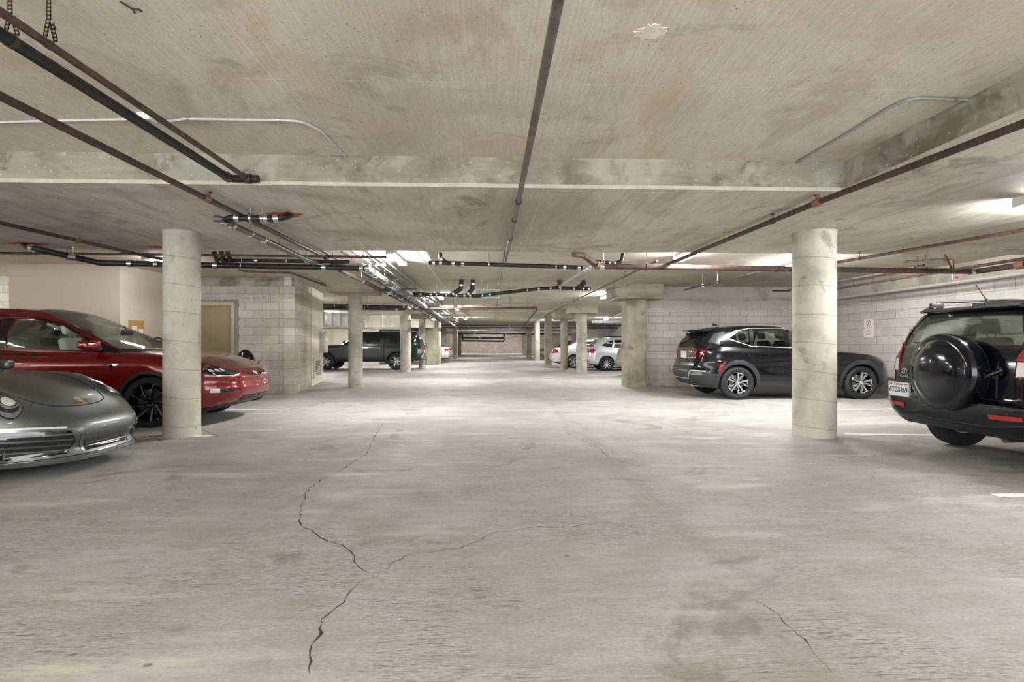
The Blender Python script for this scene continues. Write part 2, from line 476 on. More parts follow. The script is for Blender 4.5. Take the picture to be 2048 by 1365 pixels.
M['greybox'] = simple('grey enamel box', (186, 186, 178), .4)
M['red_caulk'] = simple('red fire caulk', (166, 84, 70), .8, bump=.5, bscale=40)
M['brownboard'] = simple('brown cardboard', (176, 134, 72), .85)
M['signwhite'] = simple('sign white', (228, 226, 222), .5)
M['signred'] = simple('sign red', (196, 60, 66), .5)
M['signink'] = simple('sign ink', (58, 56, 56), .5)
for nm, k in (('tube', 1.0), ('tube_dim', .12), ('tube_hot', .95), ('tube_key', 1.1), ('tube_low', .2)):
    m, nt, b = newmat('fluorescent ' + nm)
    b.inputs['Base Color'].default_value = (1, 1, 1, 1)
    b.inputs['Emission Color'].default_value = (1.0, 1.0, .985, 1)
    b.inputs['Emission Strength'].default_value = TUBE * k
    M[nm] = m
# ================================================================ the building
def slab(name, x0, x1, y0, y1, z0, z1, mat, label=None, parent=None):
    b = MB(); b.box(x0, x1, y0, y1, z0, z1)
    o = b.out(name, mat, parent)
    if parent is None: struct(o, label)
    return o
YB, YE, XL, XR = 5.03, 8.5, -15.5, 9.45      # beam face, far edge of the low slab, side walls
ZU, ZL, ZF, YFAR, YBACK = 2.99, 2.70, 2.85, 71.0, -3.0
slab('floor', XL - .3, XR + .3, YBACK, YFAR + .3, -.25, 0, M['floor'], 'pale grey concrete garage floor')
slab('ceiling', XL, 3.42, YBACK, YB, ZU, ZU + .3, M['ceiling'], 'cast concrete ceiling over the near aisle')
slab('ceiling', XL, XR, YE, YFAR, ZF, ZF + .3, M['ceil_far'], 'cast concrete ceiling over the far aisle')
b = MB(); b.box(XL, XR, YB, YE, ZL, ZU + .29)
b.box(3.42, XR, YBACK, YB, ZL, ZU + .29)
low = b.out('ceiling', [M['ceil_low'], M['beam']])
for p in low.data.polygons:
    if p.normal.y < -.9 or p.normal.x < -.9 or p.normal.y > .9: p.material_index = 1
struct(low, 'lower concrete slab band with stained drop face')
b = MB(); b.box(XL, 3.42, YB - .012, YB, ZL - .001, ZL + .035); b.box(3.408, 3.42, YBACK, YB, ZL - .001, ZL + .03)
struct(b.out('trim_1', M['beamedge']), 'pale edge along the bottom of the dropped slab')
slab('wall_right', XR, XR + .25, YBACK, YFAR, 0, ZU + .3, M['cmu_right'], 'grey block wall behind the black cars')
slab('wall_left', XL - .25, XL, YBACK, YFAR, 0, ZU + .3, M['wallwhite'], 'white wall far out on the left')
slab('wall_far', XL, XR, YFAR, YFAR + .3, 0, ZF, M['cmu_far'], 'pinkish block wall closing the far end')
c0 = onray(1293, 14.9, 0)
slab('wall_back', 4.42, XR, 15.0, 15.2, 0, ZF, M['cmu_back'], 'grey block wall behind the black crossover')
# block-built room on the left with the door
A = P(589.5, 788, 0); Bq = P(622, 773, 0); B = P(645, 763, 0)
ztw = 2.86
def wallseg(name, p, q, t, z0, z1, mat, label=None, parent=None):
    p = Vector((p[0], p[1])); q = Vector((q[0], q[1])); d = (q - p).normalized(); n = Vector((-d.y, d.x)) * t
    b = MB()
    pts = [p, q, q + n, p + n]
    b.prism([(v.x, v.y) for v in pts], lambda u, v, w: (u, v, w), z0, z1)
    o = b.out(name, mat, parent)
    if parent is None: struct(o, label)
    return o
YT = A.y
dl = PY(391, 700, YT).x; dr = PY(469, 700, YT).x; dtop = PY(430, 605, YT).z
b = MB()
b.box(-13.5, dl, YT, YT + .25, 0, ztw); b.box(dl, dr, YT, YT + .25, dtop, ztw); b.box(dr, A.x, YT, YT + .25, 0, ztw)
struct(b.out('wall_front', M['cmu_tower']), 'grey block wall around the beige door')
wallseg('wall_inner', (A.x, YT + .001), (Bq.x, Bq.y), .25, 0, ztw, M['cmu_tower_side'], 'side of the block built room, stained yellow at the corner')
wallseg('wall_end', (Bq.x + .02, Bq.y), (B.x + .02, B.y), .27, 0, ztw, M['plaster_w'], 'white plastered end of the block built room')
wallseg('wall_end', (B.x, B.y), (B.x - 6, B.y), .25, 0, ztw, M['plaster_w'], 'back of the block built room')
# grey stained lintel course on top of the front wall
slab('trim_2', -10.5, A.x, YT - .012, YT - .001, 2.62, 2.84, M['beam'], 'dark lintel course above the block wall')
# door
d = MB(); fr = .07
xl, xr, zt = dl + fr, dr - fr, dtop - fr
d.box(xl, xr, YT + .08, YT + .125, .01, zt)
door = struct(d.out('door_1', M['door']), 'olive beige metal door in the block wall')
f = MB()
f.box(dl, xl, YT - .02, YT + .14, 0, dtop); f.box(xr, dr, YT - .02, YT + .14, 0, dtop); f.box(xl, xr, YT - .02, YT + .14, zt, dtop)
f.box(xl, xl + .015, YT + .05, YT + .08, 0, zt); f.box(xr - .015, xr, YT + .05, YT + .08, 0, zt); f.box(xl, xr, YT + .05, YT + .08, zt - .015, zt)
f.out('door_frame', M['frame'], door)
h = MB(); h.tube([(xl + .07, YT + .08, 1.0), (xl + .07, YT + .02, 1.0), (xl + .18, YT + .02, 1.0)], .011, 10, .01)
h.lathe([(0, 0), (.03, 0), (.03, .01), (0, .012)], 20, 0, Matrix.Translation((xl + .07, YT + .08, 1.0)) @ Matrix.Rotation(PI / 2, 4, 'X'))
h.out('door_handle', M['steel'], door, 40)
g = MB()
rg = random.Random(3)
pts = []
for i in range(28):
    z = dtop * i / 27 ; pts.append((dr + .10 + rg.uniform(-.015, .02), z))
g.prism([(dr, 0)] + pts + [(dr, dtop)], lambda u, v, w: (u, w, v), YT - .006, YT - .0005)
pts = [(dr + .08 - (dr - dl + .08) * i / 24, dtop + .06 + rg.uniform(-.02, .02)) for i in range(25)]
g.prism([(dr + .1, dtop)] + pts + [(dl, dtop)], lambda u, v, w: (u, w, v), YT - .006, YT - .0005)
g.out('grout_patch', M['grout'], door)
# beige plastered box, left
ca = onray(240, 10.9, 0); cb = onray(18, 10.9, 0)
bx0, bx1, by0 = PY(18, 700, ca.y).x, ca.x, ca.y
slab('wall_plaster', bx0, bx1, by0, YT - .001, 0, ZF, M['plaster'], 'beige plastered enclosure behind the red car')
# partition and side wall beyond the pickup
slab('wall_partition', -15.4, -6.6, 31.0, 31.2, 0, 2.15, M['wallwhite'], 'white partition wall beyond the pickup')
slab('trim_3', -15.4, -3.4, 30.6, 31.3, 2.15, ZF, M['ceil_low'], 'concrete beam over the white partition')
slab('trim_4', XL, XR, 43.0, 43.5, 2.50, ZF, M['ceil_low'], 'first concrete beam across the far aisle')
slab('trim_5', XL, XR, 55.0, 55.6, 2.35, ZF, M['ceil_low'], 'second concrete beam across the far aisle')
slab('trim_6', XL, XR, 64.0, 64.6, 2.2, ZF, M['ceil_low'], 'third concrete beam across the far aisle')
b = MB(); b.box(-9.9, -9.6, 30.86, 30.99, 0, 2.1); b.box(-9.35, -9.15, 30.9, 30.99, .2, 2.0)
o = b.out('wall_post', M['plaster']); struct(o, 'beige post on the white partition')

# ---------------------------------------------------------------- cracks, painted lines on the floor
def crack(name, pix, w0, w1, seed, label):
    rg = random.Random(seed)
    pts = [P(x, y, 0) for x, y in pix]
    path = []
    for a, b in zip(pts, pts[1:]):
        n = max(2, int((b - a).length / .035))
        for i in range(n): path.append(a.lerp(b, i / n))
    path.append(pts[-1])
    dv = Vector((0, 0, 0)); L = []; R = []
    n = len(path)
    off = 0
    for i, p in enumerate(path):
        q = path[min(i + 1, n - 1)] - path[max(i - 1, 0)]
        q.z = 0; q.normalize(); nn = Vector((-q.y, q.x, 0))
        off = off * .7 + rg.uniform(-.014, .014)
        w = (w0 + (w1 - w0) * i / n) * rg.choice((.25, .4, .6, .9, 1.0, 1.3, .3)) * min(1, (i + 1) / 6, (n - i) / 6)
        if rg.random() < .035: w *= 2.6
        c = p + nn * off
        L.append(c + nn * w); R.append(c - nn * w)
    vs = [(v.x, v.y, .0012) for v in L + R]
    fs = [(i, i + 1, n + i + 1, n + i) for i in range(n - 1)]
    o = mk(name, vs, fs, M['crack'])
    return tag(o, label, 'crack', 'cracks in the floor')
crack('floor_crack', [(604, 1363), (612, 1325), (628, 1290), (645, 1240), (700, 1190), (728, 1168), (752, 1155)], .0035, .0025, 1, 'black crack running from the bottom edge up to the fork')
crack('floor_crack', [(752, 1155), (722, 1135), (712, 1112), (680, 1092), (640, 1075), (612, 1055), (596, 1040), (600, 1010), (608, 990), (640, 962), (690, 935), (725, 915), (740, 895), (752, 870), (766, 845)], .005, .0035, 2, 'long jagged crack curving left of the aisle centre')
crack('floor_crack', [(752, 1155), (790, 1125), (822, 1110), (870, 1105), (922, 1095), (955, 1085), (990, 1068), (1060, 1058), (1150, 1053), (1205, 1048)], .0028, .0018, 3, 'thin crack branching right from the fork')
crack('floor_crack', [(1672, 1362), (1640, 1320), (1600, 1280), (1560, 1235), (1500, 1195)], .003, .0016, 4, 'thin crack near the bottom right edge')
crack('floor_crack', [(1128, 850), (1136, 868), (1200, 898), (1215, 915), (1290, 938)], .004, .003, 5, 'fine crack in the aisle before the right columns')
crack('floor_crack', [(1560, 1015), (1620, 1022), (1700, 1028)], .002, .001, 6, 'hairline crack in front of the right column')
crack('floor_crack', [(1395, 970), (1410, 990), (1425, 994)], .002, .0012, 7, 'short hairline crack beside the tyre track')
def pline(pix, w, label):
    a, b = [P(x, y, 0) for x, y in pix]
    d = (b - a).normalized(); n = Vector((-d.y, d.x, 0)) * w / 2
    rg = random.Random(len(label)); N = 60
    L = [a.lerp(b, i / N) + n * (1 + rg.uniform(-.15, .1)) for i in range(N + 1)]
    R = [a.lerp(b, i / N) - n * (1 + rg.uniform(-.15, .1)) for i in range(N + 1)]
    vs = [(v.x, v.y, .002) for v in L + R]
    o = mk('parking_line', vs, [(i, i + 1, N + 2 + i, N + 1 + i) for i in range(N)], M['line'])
    tag(o, label, 'parking line', 'painted parking lines')
pline([(1402, 820.5), (1900, 818)], .1, 'white parking line in front of the black crossover')
pline([(1690, 868.5), (1990, 872)], .1, 'white parking line under the black SUV with the spare wheel')
pline([(1990, 992), (2200, 988)], .1, 'white parking line at the right edge of the picture')
pline([(578, 818.5), (330, 822)], .1, 'white parking line under the nose of the red car')
pline([(425, 872), (200, 880)], .1, 'white parking line at the foot of the left column')
pline([(1700, 757), (1310, 757)], .1, 'white parking line behind the square column')

for i, (x0, y0, x1, y1) in enumerate(((294, 870, 326, 885), (407, 861, 438, 874))):
    a_, b_ = P(x0, y0, 0), P(x1, y1, 0); n_ = (b_ - a_).normalized(); n_ = V_ = Vector((-n_.y, n_.x, 0)) * .006
    o = mk('floor_joint', [(v.x, v.y, .0015) for v in (a_ + n_, b_ + n_, b_ - n_, a_ - n_)], [(0, 1, 2, 3)], M['crack'])
    tag(o, 'short dark joint cut in the floor %s of the left round column' % ('left', 'right')[i], 'floor joint')
# ---------------------------------------------------------------- columns
def rcolumn(cx, cy, r, ztop, label, cap=None, mat='column', seam=True):
    t = empty('concrete_column', (cx, cy, 0), label, 'column', 'concrete columns along the aisle')
    b = MB(); seg = 48
    prof = [(r + .004, 0), (r + .004, .02), (r, .03)] + [(r, ztop * i / 12) for i in range(1, 12)] + [(r, ztop - .05), (r + .006, ztop)]
    b.lathe(prof, seg)
    b.out('shaft', M[mat], t, 50)
    if cap:
        zc, hx, hy, z2 = cap
        c = MB(); c.box(-hx, hx, -hy, hy, zc, z2); c.box(-hx + .02, hx - .02, -hy + .02, hy - .02, zc - .03, zc)
        c.out('capital', M['cap'], t)
    return t
def col_at(px, py, wpx):
    "centre and radius from the foot and the width of a round column in the picture"
    D = FPX * HC / (py - HOR)
    k = math.sqrt(1 + ((px - 1024) / FPX) ** 2)
    r = wpx / 2 * D / FPX / k
    p = onray(px, D + r, 0)
    return p, r * (1 + r / D)
p, r = col_at(364, 877, 78); rcolumn(p.x, p.y, r, ZL, 'thick round concrete column beside the silver sports car and red car')
p, r = col_at(1628, 878, 91); rcolumn(p.x, p.y, r, ZL, 'thick round concrete column in front of the black crossover')
p, r = col_at(711, 777, 29); rcolumn(p.x, p.y, r, 2.63, 'round concrete column in front of the pickup door', (2.63, .62, .6, ZF))
p, r = col_at(811, 745, 22); rcolumn(p.x, p.y, r, ZF, 'round concrete column in front of the pickup rear wheel')
p, r = col_at(844, 737, 14); rcolumn(p.x, p.y, r, 2.5, 'slim round column just behind the pickup tail', (2.5, .5, .5, ZF))
p, r = col_at(1163, 747, 22); rcolumn(p.x, p.y, r, 2.50, 'round concrete column between the white sedan and silver wagon', (2.50, .58, .58, ZF))
p, r = col_at(1128, 739, 14); rcolumn(p.x, p.y, r, 2.42, 'slim pale column in front of the white sedan boot', (2.42, .48, .48, ZF), 'cap')
p, r = col_at(1074, 722, 12); rcolumn(p.x, p.y, r, ZF, 'bluish round column beside the dark coupe', None, 'cap')
p, r = col_at(1049, 711, 8); rcolumn(p.x, p.y, r, ZF, 'farthest round column on the right of the aisle')
def scolumn(x0, x1, y0, y1, label, cap=None, ztop=ZF, mat='column2'):
    t = empty('square_column', ((x0 + x1) / 2, (y0 + y1) / 2, 0), label, 'column', 'square columns along the aisle')
    hx, hy = (x1 - x0) / 2, (y1 - y0) / 2
    bm = bmesh.new(); bmesh.ops.create_cube(bm, size=1)
    zt = cap[0] if cap else ztop
    for v in bm.verts: v.co = Vector((v.co.x * 2 * hx, v.co.y * 2 * hy, (v.co.z + .5) * zt))
    bmesh.ops.bevel(bm, geom=[e for e in bm.edges if abs(e.verts[0].co.z - e.verts[1].co.z) > .1], offset=.018, segments=1, affect='EDGES')
    b = MB(); b.bm(bm); b.out('shaft', M[mat], t)
    if cap:
        c = MB(); c.box(-cap[1], cap[1], -cap[2], cap[2], cap[0], ZF); c.box(-cap[1] + .08, cap[1] - .03, -cap[2] + .03, cap[2] - .03, cap[0] - .06, cap[0])
        c.out('capital', M['cap'], t)
    return t
l = PY(1254, 700, 14.6).x; r_ = PY(1293, 700, 14.6).x
scolumn(l, r_, 14.6, 15.25, 'square concrete column at the end of the block wall', (2.52, .66, .6))
l = PY(852, 700, 31.0).x; r_ = PY(867, 700, 31.0).x
scolumn(l, r_ + .25, 31.3, 33.0, 'broad square column beyond the pickup tail')
l = PY(905, 700, 43.6).x; r_ = PY(915, 700, 43.6).x
scolumn(l, r_, 43.6, 44.4, 'square column beyond the parked silver cars')
l = PY(916, 700, 55.8).x; r_ = PY(922, 700, 55.8).x
scolumn(l, r_, 55.8, 56.6, 'farthest square column on the left of the aisle')
l = PY(1091, 700, 30.6).x; r_ = PY(1104, 700, 30.6).x
scolumn(l, r_, 30.6, 31.3, 'square column left of the white sedan')
l = PY(1057, 700, 44.5).x; r_ = PY(1067, 700, 44.5).x
scolumn(l, r_, 47, 47.7, 'square column behind the dark coupe')
l = PY(888, 700, 46).x; r_ = PY(903, 700, 46).x
scolumn(l, r_, 48, 48.6, 'blue grey column behind the parked silver cars', mat='cap')

# ---------------------------------------------------------------- light fixtures
def strip_light(x, y, z, label, along='y', L=1.22, grp='fluorescent ceiling lights', tube='tube'):
    t = empty('strip_light', (x, y, z), label, 'ceiling light', grp, 0 if along == 'y' else PI / 2)
    b = MB(); b.box(-.055, .055, -L / 2 - .02, L / 2 + .02, .02, .075)
    b.box(-.075, .075, -L / 2 - .03, -L / 2 - .015, -.02, .075); b.box(-.075, .075, L / 2 + .015, L / 2 + .03, -.02, .075)
    b.out('housing', M['fixture'], t)
    for s in (-1, 1):
        u = MB(); u.tube([(s * .035, -L / 2, 0), (s * .035, L / 2, 0)], .016, 8)
        u.out('fluorescent_tube', M[tube], t, 50)
    return t
LAMPS = [(-1.75, 9.75, ZF - .08, 'glaring strip light over the left of the aisle, nearest'),
    (-1.75, 17.6, ZF - .08, 'second glaring strip light over the left of the aisle'),
    (-1.6, 23.5, ZF - .08, 'third glaring strip light over the left of the aisle'),
    (-3.15, 28.5, 2.52, 'strip light under pipes beside the pickup tail'),
    (3.38, 8.95, ZF - .07, 'strip light tucked above the edge of the low slab'),
    (3.75, 17.3, ZF - .08, 'strip light beside the square column'),
    (3.75, 25.9, ZF - .08, 'strip light beside the slim pale column'),
    (3.9, 36.5, ZF - .08, 'strip light over the square column by the sedan'),
    (-1.7, 33, ZF - .08, 'added strip light before the first cross beam'),  # made-up lamps from here to the end wall brighten the far aisle
    (-1.7, 45, ZF - .08, 'added far strip light on the left of the aisle'),
    (3.4, 52, ZF - .08, 'added far strip light on the right of the aisle'),
    (0, 62, ZF - .08, 'added farthest strip light before the end wall'),
    (5.98, 10.2, ZF - .08, 'strip light hidden behind the right round column'),
    (-6.3, 10.5, ZF - .08, 'added fill strip light behind the left round column cap'),  # added dim lamp that brightens the plastered enclosure
    (-3.2, 67.5, ZF - .08, 'added unseen strip light behind the last beam on the left'),  # pair added out of sight to light the end wall
    (3.2, 67.5, ZF - .08, 'added unseen strip light behind the last beam on the right'),
    (-8.5, 27.5, ZF - .08, 'added strip light over the bays beyond the pickup'),  # bay lamps from here to the block room are added to fill dark sides
    (-7.5, 37.5, ZF - .08, 'added strip light over the bays past the white partition'),
    (7.2, 20.0, ZF - .08, 'added strip light over the bay of the silver wagon'),
    (7.2, 33.0, ZF - .08, 'added strip light over the far right bays'),
    (-7.2, 19.6, ZF - .08, 'added strip light behind the block built room'),
    (-1.75, 1.2, ZU - .08, 'added unseen strip light overhead left of the camera'),  # overhead pair out of view, added as fill for the near aisle
    (2.6, 1.2, ZU - .08, 'added unseen strip light overhead right of the camera'),


    (-11.5, 3.0, ZU - .08, 'strip light over the left parking bays'),
    (-13.9, 12.0, ZF - .08, 'strip light in the far left passage'),
    (8.5, 2.2, ZL - .08, 'strip light over the right parking bays')]
for a in LAMPS: strip_light(*a, tube='tube_key' if 'nearest' in a[3] else 'tube_low' if 'column cap' in a[3] else 'tube_hot' if 8 < a[1] < 10 else 'tube_dim' if a[1] < 4 else 'tube')
p = P(2042, 408, 2.62); strip_light(p.x + .62, p.y, ZL - .08, 'strip light at the right edge above the spare wheel', 'x')
# ================================================================ pipes and services under the ceiling
def ceilz(p):
    if YB < p.y < YE: return ZL
    if p.y >= YE: return ZF
    return ZU if p.x < 3.42 else ZL
def along(path, d):
    for a, b in zip(path, path[1:]):
        l = (b - a).length
        if d <= l: return a.lerp(b, d / l), (b - a).normalized()
        d -= l
    return path[-1], (path[-1] - path[-2]).normalized()
def ringmesh(c, t, r, w, rr=1.25, seg=20):
    b = MB()
    q = t.to_track_quat('Z', 'Y').to_matrix().to_4x4()
    b.lathe([(r * .9, -w / 2), (r * rr, -w / 2), (r * rr * 1.04, 0), (r * rr, w / 2), (r * .9, w / 2)], seg, 0, Matrix.Translation(c) @ q)
    return b
def pipe(label, pts, r, mat, fil=.06, coup=(), hang=(), cmat='steel', name='ceiling_pipe', cat='pipe', group=None, hmat='steel', cw=None, fittings=(), fmat='rust', branches=(), style='rod'):
    """one run of pipe: pts are world points; coup, hang, fittings are distances in metres from its first point"""
    pts = [Vector(p) for p in pts]
    o0 = pts[0].copy()
    t = empty(name, o0, label, cat, group)
    path = fillet(pts, fil) if fil else pts
    loc = [p - o0 for p in path]
    b = MB(); b.tube(loc, r, 16)
    b.out('pipe', M[mat], t, 50)
    for d in coup:
        c, tt = along(loc, d)
        ringmesh(c, tt, r, cw or r * 1.6).out('coupling', M[cmat], t, 40)
    for d in fittings:
        c, tt = along(loc, d)
        g = ringmesh(c, tt, r, r * 3.2, 1.35)
        g.tube([c, c + Vector((0, 0, r * 2.4))], r * .7, 12)
        g.out('tee_fitting', M[fmat], t, 40)
    for d in hang:
        c, tt = along(loc, d)
        z1 = ceilz(c + o0) - o0.z
        g = MB()
        if style == 'strap':
            side = tt.cross(Vector((0, 0, 1))).normalized()
            n = int((z1 - c.z) / .022)
            for s in (-1, 1):
                for i in range(n if s < 0 else 5):
                    z = c.z + r + (z1 - c.z - r) * i / n; zz = (z1 - c.z - r) / n
                    o_ = side * (s * max(0, .02 - i * .004)) + tt * (.012 if s > 0 else -.004)
                    k = c + o_
                    # rungs and two rails of the perforated strap
                    for e in (-.012, .006):
                        g.box(k.x + e, k.x + e + .006, k.y - .001, k.y + .001, z, z + zz + .001)
                    g.box(k.x - .012, k.x + .012, k.y - .001, k.y + .001, z, z + zz * .5)
            q = tt.to_track_quat('Z', 'Y').to_matrix().to_4x4()
            g.lathe([(r * 1.0, -.012), (r * 1.1, -.012), (r * 1.1, .012), (r * 1.0, .012)], 20, 0, Matrix.Translation(c) @ q)
        else:
            q = tt.to_track_quat('Z', 'Y').to_matrix().to_4x4()
            rr = r * 1.15
            g.lathe([(rr, -.01), (rr + .004, -.01), (rr + .004, .01), (rr, .01)], 20, 0, Matrix.Translation(c) @ q)
            g.tube([c + Vector((0, 0, rr)), c + Vector((0, 0, rr + .03)), Vector((c.x, c.y, z1))], .005, 6)
            g.lathe([(.02, z1 - .012), (.02, z1)], 12, 0, Matrix.Translation((c.x, c.y, 0)))
        g.out('hanger', M[hmat], t, 40)
    return t
V = Vector
def dist(a, b): return (Vector(a) - Vector(b)).length
SP = 'sprinkler pipes'
# near left: the two runs that die into the beam
a0, a1 = P(-60, 27, 2.74), P(478, 369, 2.74)
a1.y = 4.965; a0 = V((a1.x, .5, 2.74)); hA = P(35, 82, 2.74).y - .5
pipe('thick black drain pipe crossing the upper left corner of the picture', [a0, a1, a1 + V((.10, .0, 0)), a1 + V((.26, .0, 0))], .034, 'iron', .06, hang=[hA], hmat='iron2', style='strap', coup=[a1.y - .5 - .05, a1.y - .35], cmat='iron2')
b1 = P(508, 366, 2.745); b1.y = 4.90; b0 = V((b1.x, .5, 2.745)); hB = P(115, 90, 2.745).y - .5
pipe('thinner brown pipe above the thick black drain, upper left', [b0, b1 + V((0, .02, 0)), b1 + V((.0, .06, .0))], .021, 'iron2', .0, hang=[hB], hmat='iron2', style='strap', coup=[b1.y - .52], cmat='iron2')
xC = P(405, 397, 2.62).x
c0_ = V((xC - .02, .5, 2.62)); c1_ = V((xC + .08, 9.0, 2.62))
pipe('brown sprinkler pipe running left of the aisle past the left column', [c0_, c1_], .026, 'iron2', 0, fittings=[P(405, 397, 2.62).y - .5], hang=[P(403, 396, 2.62).y - .42, P(495, 440, 2.62).y - .5, 8.2], hmat='iron2', group=None)
xD = P(1037, 403, 2.62).x
pipe('grey brown sprinkler pipe down the middle of the aisle', [V((xD + .02, .6, 2.62)), V((xD, P(1037, 403, 2.62).y, 2.62)), V((xD - .04, 8.95, 2.62))], .025, 'greypipe', 0,
     coup=[P(1037, 403, 2.62).y - .6, P(1030, 440, 2.62).y - .6, P(1020, 478, 2.62).y - .6], cmat='brown', cw=.07)
pipe('thin white tipped branch pipe hanging over the aisle centre, continuing far', [V((xD - .06, 8.98, 2.66)), V((xD - .06, 8.98, 2.77)), V((xD - .14, 42.5, 2.77))], .018, 'greypipe', .03,
     coup=[2.6, 6.2, 10, 14, 18, 24], hang=[4, 9, 15, 21], cmat='steel')
eP = [P(2048, 247, 2.62), P(1635, 405, 2.62), P(1310, 538, 2.62)]
e0 = eP[0] + (eP[0] - eP[1]) * 1.2
pipe('brown sprinkler pipe running right of the aisle under the slab corner', [e0, eP[1], V((3.06, 9.6, 2.62))], .028, 'brown', 0,
     fittings=[dist(e0, eP[1])], hang=[dist(e0, eP[1]) + .02, dist(e0, eP[1]) + dist(eP[1], P(1545, 442, 2.62)), dist(e0, V((3.1, 8.9, 2.62)))], hmat='iron2')
f0, f1 = P(2048, 460, 2.6), P(1682, 524, 2.6)
fd = (f1 - f0)
pipe('dark pipe over the black SUV with the spare wheel', [f0 - fd * .9, f0, f1, f1 + fd * .05], .024, 'iron2', 0, hang=[dist(f0 - fd * .9, f1) - .35], hmat='iron2')
# left bays: sprinkler and drain
g0 = P(0, 446, 2.6); g1 = P(312, 517, 2.6); gd = g1 - g0
pipe('flaking red brown pipe at the left edge below the beam', [g0 - gd, g1, g1 + V((.12, .02, 0))], .024, 'brown', .05, fittings=[dist(g0 - gd, P(155, 481, 2.6))])
pipe('black cast iron drain dropping from the slab at the left edge', [P(40, 485, 2.72), P(52, 492, 2.655), P(76, 499, 2.6), P(200, 526.5, 2.5), PY(735, 537, 8.85)], .045, 'iron', .08,
     coup=[.3, .75, 1.6, 2.0, 2.9, 4.6, 5.2, 5.9], hang=[.8, 2.5, 3.3, 5.3, 6.9], cw=.07)
pipe('thin brown pipe crossing the aisle just beyond the low slab, left', [PY(-60, 505.5, 8.75), PY(772, 514.5, 8.75)], .02, 'iron2', 0, hang=[1.5, 3.1, 6.2, 8.0], hmat='iron')
pipe('second black drain above the long black drain, left of the aisle', [PY(440, 518, 8.95), PY(450, 521, 8.95), PY(700, 524, 8.95)], .032, 'iron', .04, coup=[.6, 1.5], hang=[1.1])
for i, px in enumerate((428, 442, 455)):
    pipe(('left', 'middle', 'right')[i] + ' of three rust brown bends joining the black drain beside the left column', [PY(px, 504, 8.95), PY(px + 3, 514, 8.95), PY(px + 8, 527, 8.86)], .036, 'brown', .05, name='drain_bend', group='bends on the left drain')
# elbowed pair with the red caulk
i0 = P(440, 438, 2.58); i1 = P(632, 529, 2.53)
pipe('grey waste pipe sloping along the low slab behind the left column', [i0 - V((.06, 0, 0)), i0, i1, i1 + V((.05, .12, 0))], .036, 'greypipe', .05, coup=[.12, .32, 1.1, 3.0, 3.3], hang=[.75, 2.6], cw=.05)
j0 = P(452, 440, 2.58)
pipe('short black waste pipe bending up through red caulk', [j0, P(462, 436, 2.59), P(550, 438, 2.59), P(572, 434, 2.62), P(580, 431, 2.705)], .036, 'iron', .05, coup=[.16, .46, .56], hang=[.3, .42], cw=.05)
def blob(label, c, rx, ry, mat, seed, z, name='caulk_patch', cat='patch'):
    rg = random.Random(seed); n = 40
    vs = [(c.x, c.y, z)]
    for i in range(n):
        a = 2 * PI * i / n; k = 1 + rg.uniform(-.22, .22)
        vs.append((c.x + rx * k * math.cos(a), c.y + ry * k * math.sin(a), z))
    top = [(x, y, zz + .004) for x, y, zz in vs]
    m_ = len(vs)
    fs = [(0, 1 + (i + 1) % n, 1 + i) for i in range(n)] + [(m_, m_ + 1 + i, m_ + 1 + (i + 1) % n) for i in range(n)] + [(1 + i, 1 + (i + 1) % n, m_ + 1 + (i + 1) % n, m_ + 1 + i) for i in range(n)]
    return tag(mk(name, vs + top, fs, M[mat]), label, cat)
blob('red fire caulk smeared round the short black waste pipe', P(570, 429, ZL), .19, .12, 'red_caulk', 4, ZL - .004)
blob('red fire caulk around the drain at the left edge', P(48, 487, ZL), .3, .1, 'red_caulk', 5, ZL - .004)
blob('red fire caulk just left of the left column top', P(318, 494, ZL), .16, .1, 'red_caulk', 6, ZL - .004)
M['patchplaster'] = concrete('pale plaster patch', (252, 248, 238), (232, 220, 198), (240, 226, 198), (20, 20, 3), pits=.9, stain=.6, warmth=.6)
blob('round pale plaster patch on the near ceiling', P(1303, 64, ZU), .085, .075, 'patchplaster', 7, ZU - .004)
def grime():
    b = MB(); c = P(262, 4, ZU)
    b.tube([c + V((-.05, 0, 0)), c + V((0, .01, -.03)), c + V((.02, .03, -.02)), c + V((.04, .02, -.035))], .006, 6, .01)
    b.tube([c + V((0, .01, -.03)), c + V((.0, .03, -.04))], .005, 6)
    b.tube([c + V((-.05, 0, 0)), c + V((-.05, 0, .012))], .008, 8)
    tag(b.out('bracket_stub', M['iron2'], None, 40), 'twisted rusty anchor stub hanging from the ceiling top left', 'bracket')
grime()
# across the aisle beyond the slab
pipe('long black cross pipe over the aisle centre', [PY(880, 506, 9.1), PY(881, 517, 9.1), PY(893, 526.5, 9.1), PY(1165, 535.5, 9.1)], .036, 'iron', .04,
     coup=[.12, .34, .5, 2.25, 2.5], hang=[.95, 2.1], cw=.05)
pipe('short black stub on the left end of the black cross pipe', [PY(858, 526, 9.1), PY(892, 526.5, 9.1)], .034, 'iron', 0, coup=[.08, .2], cw=.05)
pipe('big rust brown cross pipe reaching to the right wall', [PY(1190, 533, 9.12), PY(1950, 543.5, 9.12), PY(1950, 543.5, 9.12) + V((.02, -.12, 0)), V((PY(1950, 543.5, 9.12).x, 2.5, 2.5))], .048, 'brown', .1,
     coup=[.12, 6.75], cmat='steel', hang=[.9, 3.2, 5.9], hmat='iron2', fittings=[7.6])
pipe('rust brown wye bending up from the big cross pipe', [PY(1200, 533.5, 9.12), PY(1184, 524, 9.0), PY(1166, 511, 8.85), PY(1148, 509, 8.7)], .05, 'brown', .06, coup=[.08], cmat='rust', name='pipe_wye')
pipe('black branch curling up right of the rust brown wye', [PY(1190, 524, 9.15), PY(1228, 527, 9.2), PY(1243, 524, 9.2), PY(1246, 507, 9.2)], .034, 'iron', .07, coup=[.12, .26, .36], hang=[.16], cw=.04)
